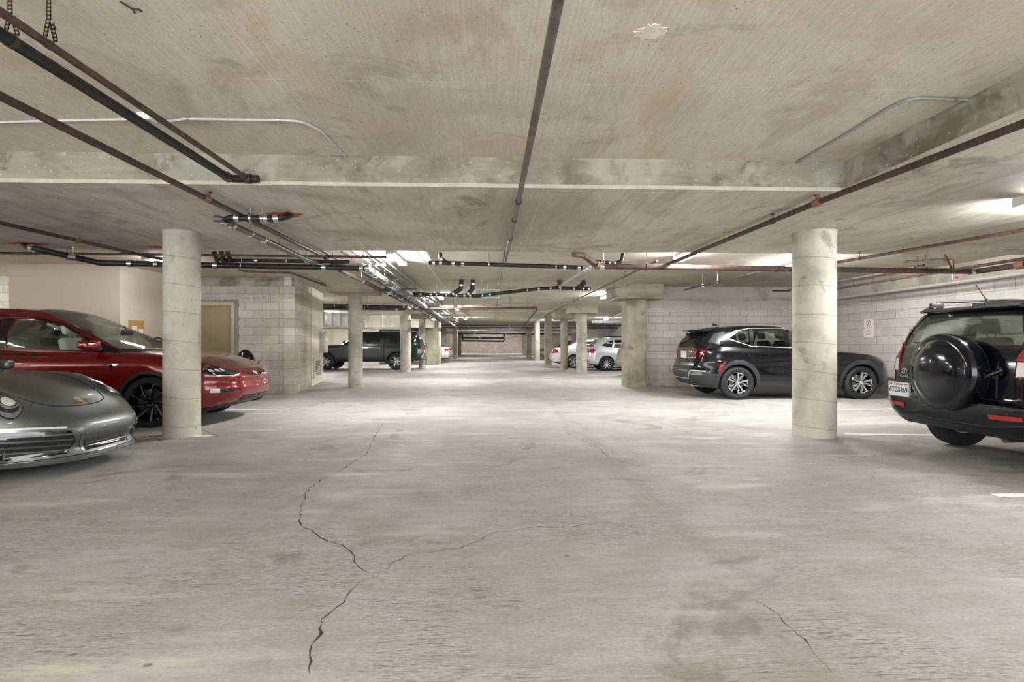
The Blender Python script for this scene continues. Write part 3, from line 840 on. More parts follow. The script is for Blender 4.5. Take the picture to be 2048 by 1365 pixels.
pipe('shiny sloping pipe joining the two black cross pipes', [PY(1186, 531, 9.15), PY(1119, 573, 13.4)], .032, 'galv', 0, coup=[.15, .35, .7], cw=.05)
pipe('longer bent black cross pipe with white clamps', [PY(826, 588, 13.5), PY(892, 590.5, 13.5), PY(957, 592.5, 13.5), PY(984, 588.5, 13.5), PY(1072, 578.6, 13.5), PY(1111, 575.7, 13.5), PY(1181, 578, 13.5)], .046, 'iron', .1,
     coup=[.2, .45, .85, 1.1, 1.3, 1.45, 1.95, 3.2, 3.5, 3.75, 4.1, 4.35, 4.48], hang=[.6, 1.75, 2.9, 4.5], cmat='steel', cw=.045)
for i, pp in enumerate(([(903, 590), (922, 578), (923, 559)], [(934, 591), (945, 578), (946, 559)], [(1119, 576), (1119, 559)], [(1155, 577), (1168, 567), (1167, 559)])):
    q = [PY(x, y, 13.5) for x, y in pp]; q[-1].z = ZF + .0
    pipe(('first', 'second', 'third', 'fourth')[i] + ' riser from the left on the bent black cross pipe', q, .055, 'iron', .08, coup=[.05, dist(q[0], q[-1]) * .8], cmat=('steel', 'steel', 'brown', 'brown')[i], name='riser_pipe', group='risers on the bent black drain', cw=.05)
pipe('grey cross pipe with an orange rusty right end', [PY(826, 618, 18.6), PY(1074, 616, 18.6)], .045, 'iron2', 0, coup=[.6, 2.6, 4.2], cmat='brown', hang=[1.4, 3.4, 4.0], hmat='iron')
q0 = PY(1076, 616, 18.6)
pipe('rusty pipe leading away from the orange rusty corner', [q0, V((q0.x + .6, 38, q0.z - .06)), V((q0.x + .75, 43, q0.z - .08))], .04, 'brown', .05, fittings=[.05], coup=[6, 11], cmat='rust')
pipe('thin sprinkler pipe fading away right of the aisle', [V((3.02, 9.62, 2.74)), V((2.85, 22, 2.75)), V((2.95, 42.6, 2.75))], .018, 'greypipe', 0, coup=[4, 8.4, 13], hang=[2.2, 6.5, 11, 17], hmat='iron')
pipe('second thin pipe fading away right of the aisle', [V((3.5, 9.2, 2.74)), V((3.35, 15, 2.74)), V((2.7, 21, 2.74)), V((2.7, 42.6, 2.74))], .013, 'emt', .4, coup=[6], hang=[9])
pipe('thin conduit along the ceiling left of the aisle', [V((-1.3, 8.6, 2.82)), V((-1.5, 36, 2.82))], .012, 'emt', 0, coup=[3, 6, 9, 15], name='conduit', cat='conduit')
# right bays
pipe('rusty pipe ending above the black crossover roof', [P(1370, 580, 2.6), V((P(1370, 580, 2.6).x + .05, 9.3, 2.56))], .022, 'greypipe', 0, hang=[1.1, 1.9], coup=[1.5, 3.2], cmat='brown')
pipe('grey pipe passing behind the right column', [V((7.62, 13.5, 2.6)), V((7.62, 9.3, 2.6))], .024, 'greypipe', 0, hang=[2])
pipe('brown pipe running close to the right wall', [V((7.95, 12.9, 2.5)), V((8.0, 5.0, 2.5))], .024, 'brown', 0, hang=[1.5, 5.5], hmat='iron2')
pipe('short dark cross stub behind the right column', [V((7.3, 13.55, 2.6)), V((7.75, 13.55, 2.6))], .022, 'iron2', 0)
v0 = PY(1905, 544, 9.1)
pipe('bent drain branch rising above the big brown pipe on the right', [v0, v0 + V((0, 0, .2)), v0 + V((-.12, .1, .24)), v0 + V((-.5, .5, .25))], .022, 'greypipe', .05, coup=[.2], cmat='rust')
pipe('diagonal brown brace by the right wall', [v0 + V((-.1, -.1, .02)), v0 + V((-.42, -.3, .3))], .016, 'iron2', 0, coup=[.38], cmat='steel')
b = MB(); b.tube([v0 + V((0, 0, -.04)), v0 + V((0, 0, -.14))], .012, 10); b.lathe([(0, -.16), (.02, -.155), (.024, -.14), (.0, -.13)], 14, 0, Matrix.Translation(v0))
vv = tag(b.out('test_valve', M['steel'], None, 40), 'small test valve with red knob under the brown pipe end', 'valve')
b = MB(); b.tube([v0 + V((.0, 0, -.1)), v0 + V((.07, 0, -.1))], .006, 8); b.lathe([(0, 0), (.022, 0), (.022, .015), (0, .018)], 16, 0, Matrix.Translation(v0 + V((.07, 0, -.1))) @ Matrix.Rotation(PI / 2, 4, 'Y'))
b.out('knob', M['signred'], vv, 40)
s0 = P(1835, 531, 2.68)
b = MB(); b.tube([V((s0.x, s0.y, ZF)), s0], .006, 6); b.lathe([(0, -.03), (.025, -.03), (.02, 0), (0, .02)], 12, 0, Matrix.Translation(s0))
b.lathe([(0, -.03), (.02, -.03), (.02, .03), (0, .03)], 12, 0, Matrix.Translation(s0 + V((.12, 0, 0))) @ Matrix.Rotation(PI / 2, 4, 'X')); b.tube([s0, s0 + V((.12, 0, 0))], .008, 6)
tag(b.out('sprinkler_head', M['brown'], None, 40), 'rusty sprinkler head hanging near the right wall', 'sprinkler')
# left above the block wall
pipe('brown flaking pipe along the top of the block wall', [PY(455, 535, 11.9), PY(492, 543, 11.9), PY(581, 546, 11.9), P(655, 573, 2.78)], .022, 'iron2', .04, coup=[.5, 1.6], cmat='rust')
# service bundle left of the aisle
pipe('thick pale pipe leading the service bundle away left of the aisle', [PY(722, 533, 9.0), V((-2.14, 9.02, 2.5)), V((-2.2, 12.2, 2.5)), V((-2.6, 42.5, 2.36))], .06, 'galvd', .08, coup=[.16, .6, .9, 2.6, 2.9, 5, 8, 9, 14], hang=[.5, 1.8, 3.2, 6, 9, 12, 16, 21, 27], cmat='steel', cw=.05)
pipe('rusty pipe on the left side of the service bundle', [V((-2.62, 9.2, 2.49)), V((-2.6, 14, 2.47)), V((-2.8, 28, 2.42))], .042, 'brown', 0, coup=[1.5, 4, 7, 11], hang=[.5, 1.5, 4, 7, 10], cw=.08)
pipe('dark pipe low in the service bundle', [V((-2.35, 11.8, 2.42)), V((-2.5, 30, 2.34))], .05, 'iron', 0, coup=[.3, .5, 2, 5], hang=[1, 4, 7])
for i, (x, z, r, ml) in enumerate(((-1.98, 2.72, .018, 'emt2'), (-2.08, 2.70, .014, 'emt2'), (-2.32, 2.72, .018, 'galvd'), (-2.46, 2.69, .014, 'galvd'), (-2.78, 2.71, .02, 'galvd'), (-2.02, 2.60, .012, 'galvd'))):
    pipe(('first', 'second', 'third', 'fourth', 'fifth', 'sixth')[i] + ' conduit from the aisle side in the service bundle', [V((x + .05, 8.55, z)), V((x, 20, z)), V((x - .35, 42.8, z))], r, ml, 0, coup=[2.2 + i * .3, 6, 9.5, 13], name='conduit', cat='conduit', group='conduits of the service bundle', cw=.03)
for i in range(14):
    y = 9.6 + i * 2.1; x = -2.4 - i * .02
    b = MB(); b.box(-.5, .48, -.02, .02, 2.655 - .04, 2.655, 0)
    for s in (-.46, .44): b.tube([(s, 0, 2.6), (s, 0, ZF)], .006, 6)
    t = b.out('trapeze_hanger', M['galvd'], None, None); t.location = (x, y, 0)
    tag(t, 'galvanised trapeze bar carrying the service conduits, number %s away from the camera' % ('one', 'two', 'three', 'four', 'five', 'six', 'seven', 'eight', 'nine', 'ten', 'eleven', 'twelve', 'thirteen', 'fourteen')[i], 'pipe hanger', 'trapeze bars of the service bundle')
# behind the block room
pipe('dark pipe in front of the duct above the pickup', [PY(640, 611, 18.0), PY(806, 614.5, 18.0)], .05, 'iron', 0, coup=[.9, 2.1], hang=[.5, 1.6], cmat='iron2')
pipe('lower dark pipe with a white elbow above the pickup', [PY(640, 617, 18.3), PY(812, 618.5, 18.3), PY(812, 611, 18.3)], .045, 'iron', .08, coup=[2.6], cmat='whitepipe')
pipe('white pipe over the pickup cargo cap', [PY(746, 658, 28), PY(800, 658, 28)], .04, 'whitepipe', 0, hang=[.5])
d0 = PY(646, 636, 19.8); d1 = PY(697, 642, 19.8)
b = MB()
zz = [(-.3, .22), (-.3 + .0, .22)]
secs = []
for i in range(6):
    f = i / 5
    secs.append((d0.x - .6 + (d1.x - d0.x + .6) * f, .27 - .12 * f, -.24 + .02 * f - .12 * f * f, i % 2))
for (xa, ta, ba, k), (xb, tb, bb, _) in zip(secs, secs[1:]):
    z0_ = d0.z
    vs = [(xa, 19.8, z0_ + ta), (xb, 19.8, z0_ + tb), (xb, 19.8, z0_ + bb), (xa, 19.8, z0_ + ba), ((xa + xb) / 2, 19.77, z0_ + (ta + tb + ba + bb) / 4)]
    vs += [(x, 20.4, z) for x, _, z in vs[:4]]
    b.add(vs, [(0, 1, 4), (1, 2, 4), (2, 3, 4), (3, 0, 4), (5, 6, 1, 0), (3, 2, 7, 8), (8, 7, 6, 5)])
duct = tag(b.out('air_duct', M['galv'], None), 'galvanised sheet metal duct above the pickup bonnet', 'duct')
for (xa, ta, ba, k) in secs[1:]:
    b = MB(); b.box(xa - .015, xa + .015, 19.76, 20.42, d0.z + ba - .015, d0.z + ta + .015); b.out('duct_flange', M['steel'], duct)
for xx in (secs[1][0], secs[4][0]):
    b = MB(); b.box(xx - .01, xx + .01, 19.85, 19.87, d0.z, ZF); b.out('duct_hanger', M['steel'], duct)
q = PY(729, 649, 17.5)
b = MB(); b.rbox(0, 0, 0, .09, .09, .24, .01, 2)
t = b.out('junction_box', M['fixture'], None, 40); t.location = (q.x, q.y, q.z); tag(t, 'white box hanging on a rod beside the round column by the pickup door', 'box')
b = MB(); b.tube([(0, 0, .1), (0, 0, ZF - q.z)], .008, 6); b.out('hanging_rod', M['steel'], t)
# galvanised tray right
q0 = PY(1185, 644, 27); q1 = PY(1262, 642, 27)
b = MB(); b.box(q0.x, q1.x, 27, 27.2, q0.z - .06, q0.z + .07); t = tag(b.out('cable_tray', M['galv'], None), 'galvanised tray above the silver wagon', 'tray')
for f in (.1, .5, .85):
    x = q0.x + (q1.x - q0.x) * f; b = MB(); b.box(x - .01, x + .01, 27.05, 27.07, q0.z, ZF); b.out('hanging_rod', M['steel'], t)
pipe('long white sprinkler pipe over the silver wagon', [P(1170, 662, 2.6), P(1262, 618, 2.7)], .028, 'whitepipe', 0, hang=[4, 9], hmat='galv')
for i, (yy, px0, px1, py, r, ml) in enumerate(((38.5, 880, 1262, 651, .05, 'brown'), (39.5, 885, 1262, 656, .05, 'iron'), (47, 900, 1140, 661, .07, 'galv'), (50, 905, 1100, 668, .06, 'iron'), (57, 922, 1010, 676, .09, 'iron2'))):
    a_, b_ = PY(px0, py, yy), PY(px1, py + .5, yy)
    pipe('far cross pipe over the aisle, %s from the camera' % ('first', 'second', 'third', 'fourth', 'fifth')[i], [a_, b_], r, ml, 0, hang=[1, 3.5, 6, 9][:3 if px1 < 1200 else 4], coup=[2, 5], cmat='galv', group='far cross pipes')
b = MB(); a_ = PY(925, 682, 58); b_ = PY(1008, 683, 58)
pipe('lowest dark pipe loop before the end wall', [V((a_.x, 58, 2.3)), a_, b_, V((b_.x, 58, 2.3))], .09, 'iron', .15)
# conduits on the near ceiling
zc = ZU - .014
pts = [P(-40, 246, zc), P(60, 243, zc), P(285, 238, zc)]
pipe('white conduit running into the box on the left ceiling', pts, .0105, 'emt', .05, name='conduit', cat='conduit')
pts = [P(302, 238, zc), P(338, 243, zc), P(372, 238, zc), P(560, 240.5, zc), P(604, 243, zc), P(642, 262, zc), P(688, 311, zc), ]
pipe('white conduit leaving the box and bending down to the beam', pts, .0105, 'emt', .12, coup=[P(560, 240, zc).x - P(302, 238, zc).x, .3], cmat='steel', cw=.03, name='conduit', cat='conduit')
q = P(294, 236, ZU - .03)
b = MB(); b.rbox(0, 0, 0, .1, .1, .055, .006, 2)
jb = b.out('junction_box', M['fixture'], None, 40); jb.location = q; tag(jb, 'white square junction box on the left ceiling', 'box')
b = MB(); b.box(-.052, .052, -.052, .052, -.031, -.028); b.out('cover_plate', M['emt'], jb)
pts = [P(1583, 331, zc), P(1690, 270, zc), P(1776, 217, zc), P(1822, 196, zc), P(1880, 198, zc), P(1950, 201, zc)]
pipe('grey conduit bending across the ceiling to the right drop face', pts, .0105, 'emt2', .15, coup=[.25, 1.1, 1.75], cmat='steel', cw=.025, name='conduit', cat='conduit')
# ---------------------------------------------------------------- things on the walls
q = PX(1738, 657, XR)
b = MB(); b.rbox(0, 0, 0, .008, .34, .45, .004, 2)
sg = b.out('no_parking_sign', M['signwhite'], None); sg.location = (XR - .006, q.y, q.z)
tag(sg, 'white no parking sign with red crossed P on the right block wall', 'sign')
def text(body, size, mat, parent, loc, rot, name='lettering', ext=.0006, align='CENTER', sx=1.0):
    cu = bpy.data.curves.new(name, 'FONT'); cu.body = body; cu.size = size; cu.extrude = ext
    cu.align_x = align; cu.align_y = 'CENTER'; cu.space_character = 1.0
    to = bpy.data.objects.new(name, cu); COL.objects.link(to)
    bpy.context.view_layer.update()
    me = bpy.data.meshes.new_from_object(to.evaluated_get(bpy.context.evaluated_depsgraph_get()))
    bpy.data.objects.remove(to); bpy.data.curves.remove(cu)
    me.materials.clear(); me.materials.append(mat)
    o = bpy.data.objects.new(name, me); COL.objects.link(o)
    o.parent = parent; o.location = loc; o.rotation_euler = rot; o.scale = (sx, 1, 1)
    return o
RW = (PI / 2, 0, -PI / 2)         # reads for a viewer looking along +x
text('P', .1, M['signink'], sg, (-.0055, 0, .12), RW)
b = MB(); b.lathe([(.062, -.001), (.078, -.001), (.078, .001), (.062, .001)], 40, 0, Matrix.Translation((-.006, 0, .12)) @ Matrix.Rotation(PI / 2, 4, 'Y'), closed=True)
b.box(-.0075, -.0055, -.065, .065, -.006, .006, 0, Matrix.Translation((0, 0, .12)) @ Matrix.Rotation(-PI / 4, 4, 'X'))
b.out('red_ring', M['signred'], sg)
text('NO PARKING', .05, M['signink'], sg, (-.0055, 0, .01), RW)
text('TOW AWAY', .04, M['signred'], sg, (-.0055, 0, -.075), RW)
b = MB(); b.box(-.0065, -.0052, -.14, .14, -.035, -.032); b.box(-.0065, -.0052, -.14, .14, -.112, -.109); b.out('rule_lines', M['signred'], sg)
b = MB()
for i in range(3): b.box(-.006, -.005, -.1, .1, -.135 - i * .016, -.13 - i * .016)
b.out('small_print', M['signink'], sg)
# brown board with white papers on the plastered side
q = PX(272, 657, bx1)
b = MB(); b.box(0, .02, -.24, .24, -.3, .3)
nb = b.out('notice_board', M['brownboard'], None); nb.location = (bx1, q.y, 1.42); tag(nb, 'brown board with white papers on the plastered enclosure', 'notice board')
for (y0, y1, z0, z1) in ((-.16, .0, .0, .18), (.06, .2, -.02, .12), (-.16, -.0, -.22, -.06), (.05, .18, -.2, -.08)):
    b = MB(); b.box(.02, .024, y0, y1, z0, z1); b.out('paper', M['signwhite'], nb)
# electrical panel and vent on the plastered end
dB = (Vector((B.x, B.y)) - Vector((Bq.x, Bq.y))).normalized()
ang = math.atan2(dB.y, dB.x)
# wall outward normal faces the aisle
mid = onray(645, 16.9, 0)
pr = Vector((B.x, B.y)) - dB * .75
t = empty('electrical_panel', (pr.x, pr.y, 0), 'tall grey electrical panel on the white plastered wall end', 'electrical panel', None, ang)
zc_ = HC + (HOR - 685) / FPX * 16.5
b = MB(); b.rbox(.35, -.095, zc_, .62, .18, .66, .012, 2); b.out('cabinet', M['greybox'], t, 40)
b = MB(); b.rbox(.35, -.187, zc_, .56, .012, .6, .004, 1); b.out('panel_door', M['fixture'], t)
b = MB(); b.box(.1, .13, -.2, -.19, zc_ - .05, zc_ + .05); b.out('latch', M['iron'], t)
pr2 = Vector((Bq.x, Bq.y)) + dB * .85
t = empty('wall_vent', (pr2.x, pr2.y, 0), 'white framed vent grille low on the white plastered wall end', 'vent', None, ang)
zv = HC + (HOR - 737) / FPX * 15.6
b = MB()
for x0_, x1_, z0, z1 in ((-.62, .62, .24, .3), (-.62, .62, -.3, -.24), (-.62, -.56, -.3, .3), (.56, .62, -.3, .3)): b.box(x0_, x1_, -.045, .005, zv + z0 * 1.0, zv + z1 * 1.0)
b.out('frame', M['wallwhite'], t)
b = MB(); b.box(-.56, .56, -.012, .004, zv - .24, zv + .24); b.out('dark_opening', M['iron'], t)
b = MB()
for i in range(9): b.box(-.56, .56, -.03, -.02, zv - .22 + i * .05, zv - .2 + i * .05)
b.box(-.02, .02, -.034, -.012, zv - .24, zv + .24)
b.out('grille', M['greypipe'], t)
# far left gap: shelf with tins behind the plastered enclosure
q = PY(4, 604, 14.5)
b = MB(); b.box(-15.4, bx0 - .1, 14.4, 14.9, 1.9, 1.98); 
for x in (-15.3, -13.0): b.box(x - .03, x + .03, 14.45, 14.5, 0, 1.9)
sh = tag(b.out('storage_shelf', M['greypipe'], None), 'grey metal shelf in the gap at the left edge', 'shelf')
for i, (x, w_, hh, ml, nm, lb) in enumerate(((-13.0, .16, .34, 'signred', 'red_can', 'red can on the grey shelf at the left edge'), (-13.35, .2, .26, 'fixture', 'white_bucket', 'white bucket beside the red can on the grey shelf'), (-12.72, .14, .2, 'signwhite', 'white_bottle', 'small white bottle right of the red can'))):
    b = MB(); b.lathe([(0, 0), (w_ / 2, 0), (w_ / 2 * 1.05, hh * .8), (w_ / 2 * .6, hh * .92), (w_ / 2 * .3, hh), (0, hh)], 20)
    o = b.out(nm, M[ml], None, 40); o.location = (x, 14.6, 1.98); tag(o, lb, 'container')

a_, b_ = PY(951, 579, 14.3), PY(999, 597, 14.3)
b = MB(); b.box(0, b_.x - a_.x, -.02, .02, b_.z - a_.z, 0)
t = b.out('exit_sign', M['fixture'], None); t.location = a_; tag(t, 'small green lit sign hanging just behind the bent black cross pipe', 'sign')
b = MB(); b.box(.02, b_.x - a_.x - .02, -.026, -.018, b_.z - a_.z + .03, -.02); b.out('green_panel', M['exitgreen'], t)
b = MB(); b.tube([((b_.x - a_.x) / 2, 0, 0), ((b_.x - a_.x) / 2, 0, ZF - a_.z)], .01, 8); b.out('hanging_rod', M['fixture'], t)
# ================================================================ vehicles: shared builders
def pchip(pts):
    xs = [p[0] for p in pts]; ys = [p[1] for p in pts]; n = len(xs)
    h = [xs[i + 1] - xs[i] for i in range(n - 1)]
    d = [(ys[i + 1] - ys[i]) / h[i] for i in range(n - 1)]
    mm = [0] * n
    if n == 2: mm = [d[0], d[0]]
    else:
        mm[0], mm[-1] = d[0], d[-1]
        for i in range(1, n - 1):
            mm[i] = 0 if d[i - 1] * d[i] <= 0 else 2 * d[i - 1] * d[i] / (d[i - 1] + d[i])
    def f(x):
        if x <= xs[0]: return ys[0]
        if x >= xs[-1]: return ys[-1]
        i = 0
        while x > xs[i + 1]: i += 1
        t = (x - xs[i]) / h[i]
        return (2 * t ** 3 - 3 * t * t + 1) * ys[i] + (t ** 3 - 2 * t * t + t) * h[i] * mm[i] + (3 * t * t - 2 * t ** 3) * ys[i + 1] + (t ** 3 - t * t) * h[i] * mm[i + 1]
    return f
def half_loop(sf, sr, w, nf, nr, N, wt):
    sm = (sf + sr) / 2; a = (sr - sf) / 2
    pts = []
    K = 500
    def cornered(q):
        cs, cy, bow, e = q[1:]; cs = min(cs, a); cy = min(cy, w * .98); o = []
        for k in range(120): yy = (w - cy) * k / 120; o.append((bow * (yy / w) ** 2, yy))
        b0 = bow * ((w - cy) / w) ** 2
        for k in range(241):
            th = PI / 2 * k / 240
            o.append((b0 + (cs - b0) * (1 - math.cos(th) ** (2 / e)), w - cy + cy * math.sin(th) ** (2 / e)))
        return o
    for side, n in ((0, nf), (1, nr)):
        if isinstance(n, tuple):
            o = cornered(n)
            if side == 0: pts += [(sf + d_, yy * wt(sf + d_)) for d_, yy in o]
            else: pts += [(sr - d_, yy * wt(sr - d_)) for d_, yy in o[::-1]]
            continue
        for k in range(K + (side == 1)):
            t = k / K; th = PI / 2 * (t ** 3 / (t ** 3 + (1 - t) ** 3))
            c, s_ = abs(math.cos(th)), abs(math.sin(th))
            if side == 0: s = sm - a * c ** (2 / n); y = w * s_ ** (2 / n)
            else: s = sm + a * s_ ** (2 / n); y = w * c ** (2 / n)
            if c < 1e-9 and side == 1: y = 0
            pts.append((s, y * wt(s)))
    pts = np.array(pts)
    L = np.concatenate([[0], np.cumsum(np.hypot(np.diff(pts[:, 0]), np.diff(pts[:, 1])))])
    u = np.linspace(0, L[-1], N + 1)
    s = np.interp(u, L, pts[:, 0]); y = np.interp(u, L, pts[:, 1]); y[0] = 0; y[-1] = 0
    return list(zip(s.tolist(), y.tolist()))
def loft(sp, N=90, K=16, Mx=12, top=True):
    """sp: levels [(f, sf, sr, w)], n: (nf, nr), zlo(s), zhi(s), crown(s), wt(s), warp(s,y,z,f)
    returns verts (s,y,z), faces, tags ('side', f) / ('top', s, u) / ('bot',)"""
    L = sp['levels']
    SF = pchip([(l[0], l[1]) for l in L]); SR = pchip([(l[0], l[2]) for l in L]); WW = pchip([(l[0], l[3]) for l in L])
    nf, nr = sp.get('n', (4.5, 5)); wt = sp.get('wt', lambda s: 1.0)
    zlo, zhi, crown = sp['zlo'], sp['zhi'], sp.get('crown', lambda s: 0)
    warp = sp.get('warp')
    vs = []; fs = []; tg = []
    loops = []
    fl = sp.get('fl') or [i / K for i in range(K + 1)]
    for f in fl:
        hl = half_loop(SF(f), SR(f), WW(f), nf, nr, N, wt)
        loops.append([(s, y, zlo(s) + f * (zhi(s) - zlo(s))) for s, y in hl])
    nl = 2 * N
    def put(s, y, z, f):
        if warp: s, y, z = warp(s, y, z, f)
        vs.append((s, y, z))
    for li, lp in enumerate(loops):
        for i in range(nl):
            if i <= N: s, y, z = lp[i]
            else: s, y, z = lp[nl - i]; y = -y
            put(s, y, z, fl[li])
    for k in range(len(loops) - 1):
        for i in range(nl):
            fs.append((k * nl + i, k * nl + (i + 1) % nl, (k + 1) * nl + (i + 1) % nl, (k + 1) * nl + i))
            tg.append(('side', (fl[k] + fl[k + 1]) / 2, loops[k][min(i, nl - i)][0]))
    def cap(lp, base, iscap, kind):
        rows = {}
        wm = max(y for s, y, z in lp)
        for i in range(1, N):
            s, y, z = lp[i]
            r = [base + i]
            for j in range(1, Mx):
                u = 1 - 2 * j / Mx
                zz = z + (crown(s) * (1 - u * u) * min(1, y / wm * 1.2) if iscap else 0)
                put(s, y * u, zz, fl[-1] if iscap else 0)
                r.append(len(vs) - 1)
            r.append(base + nl - i)
            rows[i] = r
        for i in range(1, N - 1):
            for j in range(Mx):
                fs.append((rows[i][j], rows[i][j + 1], rows[i + 1][j + 1], rows[i + 1][j])); tg.append((kind, lp[i][0], 1 - 2 * (j + .5) / Mx))
        for j in range(Mx):
            fs.append((base, rows[1][j + 1], rows[1][j])); tg.append((kind, lp[0][0], 0))
            fs.append((base + N, rows[N - 1][j], rows[N - 1][j + 1])); tg.append((kind, lp[N][0], 0))
    if top: cap(loops[-1], (len(loops) - 1) * nl, True, 'top')
    cap(loops[0], 0, False, 'bot')
    return vs, fs, tg
def inset(sp, d, dz):
    q = dict(sp)
    q['levels'] = [(f, a + d, b - d, w - d) for f, a, b, w in sp['levels']]
    zl, zh = sp['zlo'], sp['zhi']
    q['zlo'] = lambda s: zl(s) - .05
    q['zhi'] = lambda s: zh(s) - dz
    return q
def temp(vs, fs, mat=None, mi=None, extra=None):
    me = bpy.data.meshes.new('t'); me.from_pydata([tuple(v) for v in vs], [], [tuple(f) for f in fs])
    bm = bmesh.new(); bm.from_mesh(me); bmesh.ops.remove_doubles(bm, verts=bm.verts[:], dist=1e-5)
    bmesh.ops.recalc_face_normals(bm, faces=bm.faces[:]); bm.to_mesh(me); bm.free()
    o = bpy.data.objects.new('t', me); COL.objects.link(o)
    return o
def boolean(o, cutters):
    for c in cutters:
        md = o.modifiers.new('b', 'BOOLEAN'); md.operation = 'DIFFERENCE'; md.solver = 'EXACT'; md.object = c
        try: md.material_mode = 'TRANSFER'
        except Exception: pass
    bpy.context.view_layer.update()
    dg = bpy.context.evaluated_depsgraph_get()
    me = bpy.data.meshes.new_from_object(o.evaluated_get(dg))
    o.modifiers.clear()
    old = o.data; o.data = me
    bpy.data.meshes.remove(old)
    for c in cutters:
        m_ = c.data; bpy.data.objects.remove(c); bpy.data.meshes.remove(m_)
def inpoly(x, y, p):
    c = False; n = len(p); j = n - 1
    for i in range(n):
        if (p[i][1] > y) != (p[j][1] > y) and x < (p[j][0] - p[i][0]) * (y - p[i][1]) / (p[j][1] - p[i][1]) + p[i][0]: c = not c
        j = i
    return c
def chaikin(p, k=2, closed=True):
    for _ in range(k):
        q = []
        n = len(p)
        if not closed: q.append(p[0])
        for i in range(n if closed else n - 1):
            a, b = p[i], p[(i + 1) % n]
            q.append((a[0] * .75 + b[0] * .25, a[1] * .75 + b[1] * .25)); q.append((a[0] * .25 + b[0] * .75, a[1] * .25 + b[1] * .75))
        if not closed: q.append(p[-1])
        p = q
    return p
def rc(x0, x1, y0, y1): return [(x0, y0), (x1, y0), (x1, y1), (x0, y1)]
DIRS = {'R': (lambda u, v, L: (L / 2 - u, -4, v), (0, 1, 0)), 'L': (lambda u, v, L: (L / 2 - u, 4, v), (0, -1, 0)),
        'F': (lambda u, v, L: (6, u, v), (-1, 0, 0)), 'B': (lambda u, v, L: (-6, u, v), (1, 0, 0)), 'T': (lambda u, v, L: (L / 2 - u, v, 5), (0, 0, -1))}
class Car:
    def __init__(s, name, label, cat, loc, rz, L, group=None):
        s.L = L; s.root = empty(name, loc, label, cat, group, rz)
        s.bv = []
    def V(s, p): return (s.L / 2 - p[0], p[1], p[2])
    def body(s, sp, mats, arches=(), adepth=.3, clad=0, dark=None, N=90, K=16, Mx=12, name='body', keep=True, sharp=40, topmat=None):
        vs, fs, tg = loft(sp, N, K, Mx)
        vs = [s.V(v) for v in vs]
        mi = []
        for t in tg:
            k = 0
            if t[0] == 'side' and (t[1] < clad if not callable(clad) else clad(t[1], t[2])): k = 1
            if t[0] == 'bot': k = 1
            if t[0] == 'top' and dark and dark[0] < t[1] < dark[1] and abs(t[2]) < dark[2]: k = 2
            mi.append(k)
        if keep: s.bv.append(BVHTree.FromPolygons(vs, fs))
        s.bodybv = s.bv[-1]
        o = mk(name, vs, fs, mats, s.root, None, mi)
        bm = bmesh.new(); bm.from_mesh(o.data); bmesh.ops.remove_doubles(bm, verts=bm.verts[:], dist=1e-5); bmesh.ops.recalc_face_normals(bm, faces=bm.faces[:]); bm.to_mesh(o.data); bm.free()
        cut = []
        for (sc, zc, R, wy) in arches:
            for sd in (-1, 1):
                b = MB()
                ya, yb = sd * (wy - adepth), sd * (wy + .4)
                n = 40
                b.prism([(s.L / 2 - sc + R * math.cos(2 * PI * k / n), zc + R * math.sin(2 * PI * k / n)) for k in range(n)], lambda u, v, w: (u, w, v), ya, yb)
                c = temp(b.v, b.f); c.data.materials.append(M['well'])
                cut.append(c)
        if cut:
            o.parent = None
            boolean(o, cut); o.parent = s.root
        o.data.shade_smooth(); o.data.set_sharp_from_angle(angle=math.radians(sharp))
        return o
    def house(s, sp, mats, holes=(), hollow=True, N=90, K=10, Mx=12, name='roof_and_pillars', mifn=None):
        """greenhouse: holes are (dir, poly); hollow ones are see-through"""
        vs, fs, tg = loft(sp, N, K, Mx)
        vs = [s.V(v) for v in vs]
        mi = [mifn(t) if mifn else 0 for t in tg]
        bv = BVHTree.FromPolygons(vs, fs); s.bv.append(bv); s.gbv = bv
        o = mk(name, vs, fs, mats, s.root, None, mi)
        bm = bmesh.new(); bm.from_mesh(o.data); bmesh.ops.remove_doubles(bm, verts=bm.verts[:], dist=1e-5); bmesh.ops.recalc_face_normals(bm, faces=bm.faces[:]); bm.to_mesh(o.data); bm.free()
        if hollow:
            iv, if_, _ = loft(inset(sp, .035, .035), N // 2, K, Mx)
            cut = [temp([s.V(v) for v in iv], if_)]
            cut[0].data.materials.append(M['lining'])
            for d, poly in holes:
                b = MB(); xm = s.L / 2 - (sp['levels'][-1][1] + sp['levels'][-1][2]) / 2
                if d == 'S': b.prism(poly, lambda u, v, w: (s.L / 2 - u, w, v), -3, 3)
                elif d == 'F': b.prism(poly, lambda u, v, w: (w, u, v), xm, xm + 5)
                elif d == 'B': b.prism(poly, lambda u, v, w: (w, u, v), xm, xm - 5)
                elif d == 'T': b.prism(poly, lambda u, v, w: (s.L / 2 - u, v, w), .9, 3)
                c = temp(b.v, b.f); c.data.materials.append(M['lining']); cut.append(c)
            o.parent = None; boolean(o, cut); o.parent = s.root
        o.data.shade_smooth(); o.data.set_sharp_from_angle(angle=math.radians(40))
        return o
    def hit(s, d, u, v, bv=None):
        f, dr = DIRS[d]; best = None
        og = Vector(f(u, v, s.L)); dr = Vector(dr)
        for b in (bv or s.bv):
            loc, nrm, i, dist_ = b.ray_cast(og, dr)
            if loc is not None and (best is None or dist_ < best[2]):
                if nrm.dot(dr) > 0: nrm = -nrm
                best = (loc, nrm, dist_)
        return best
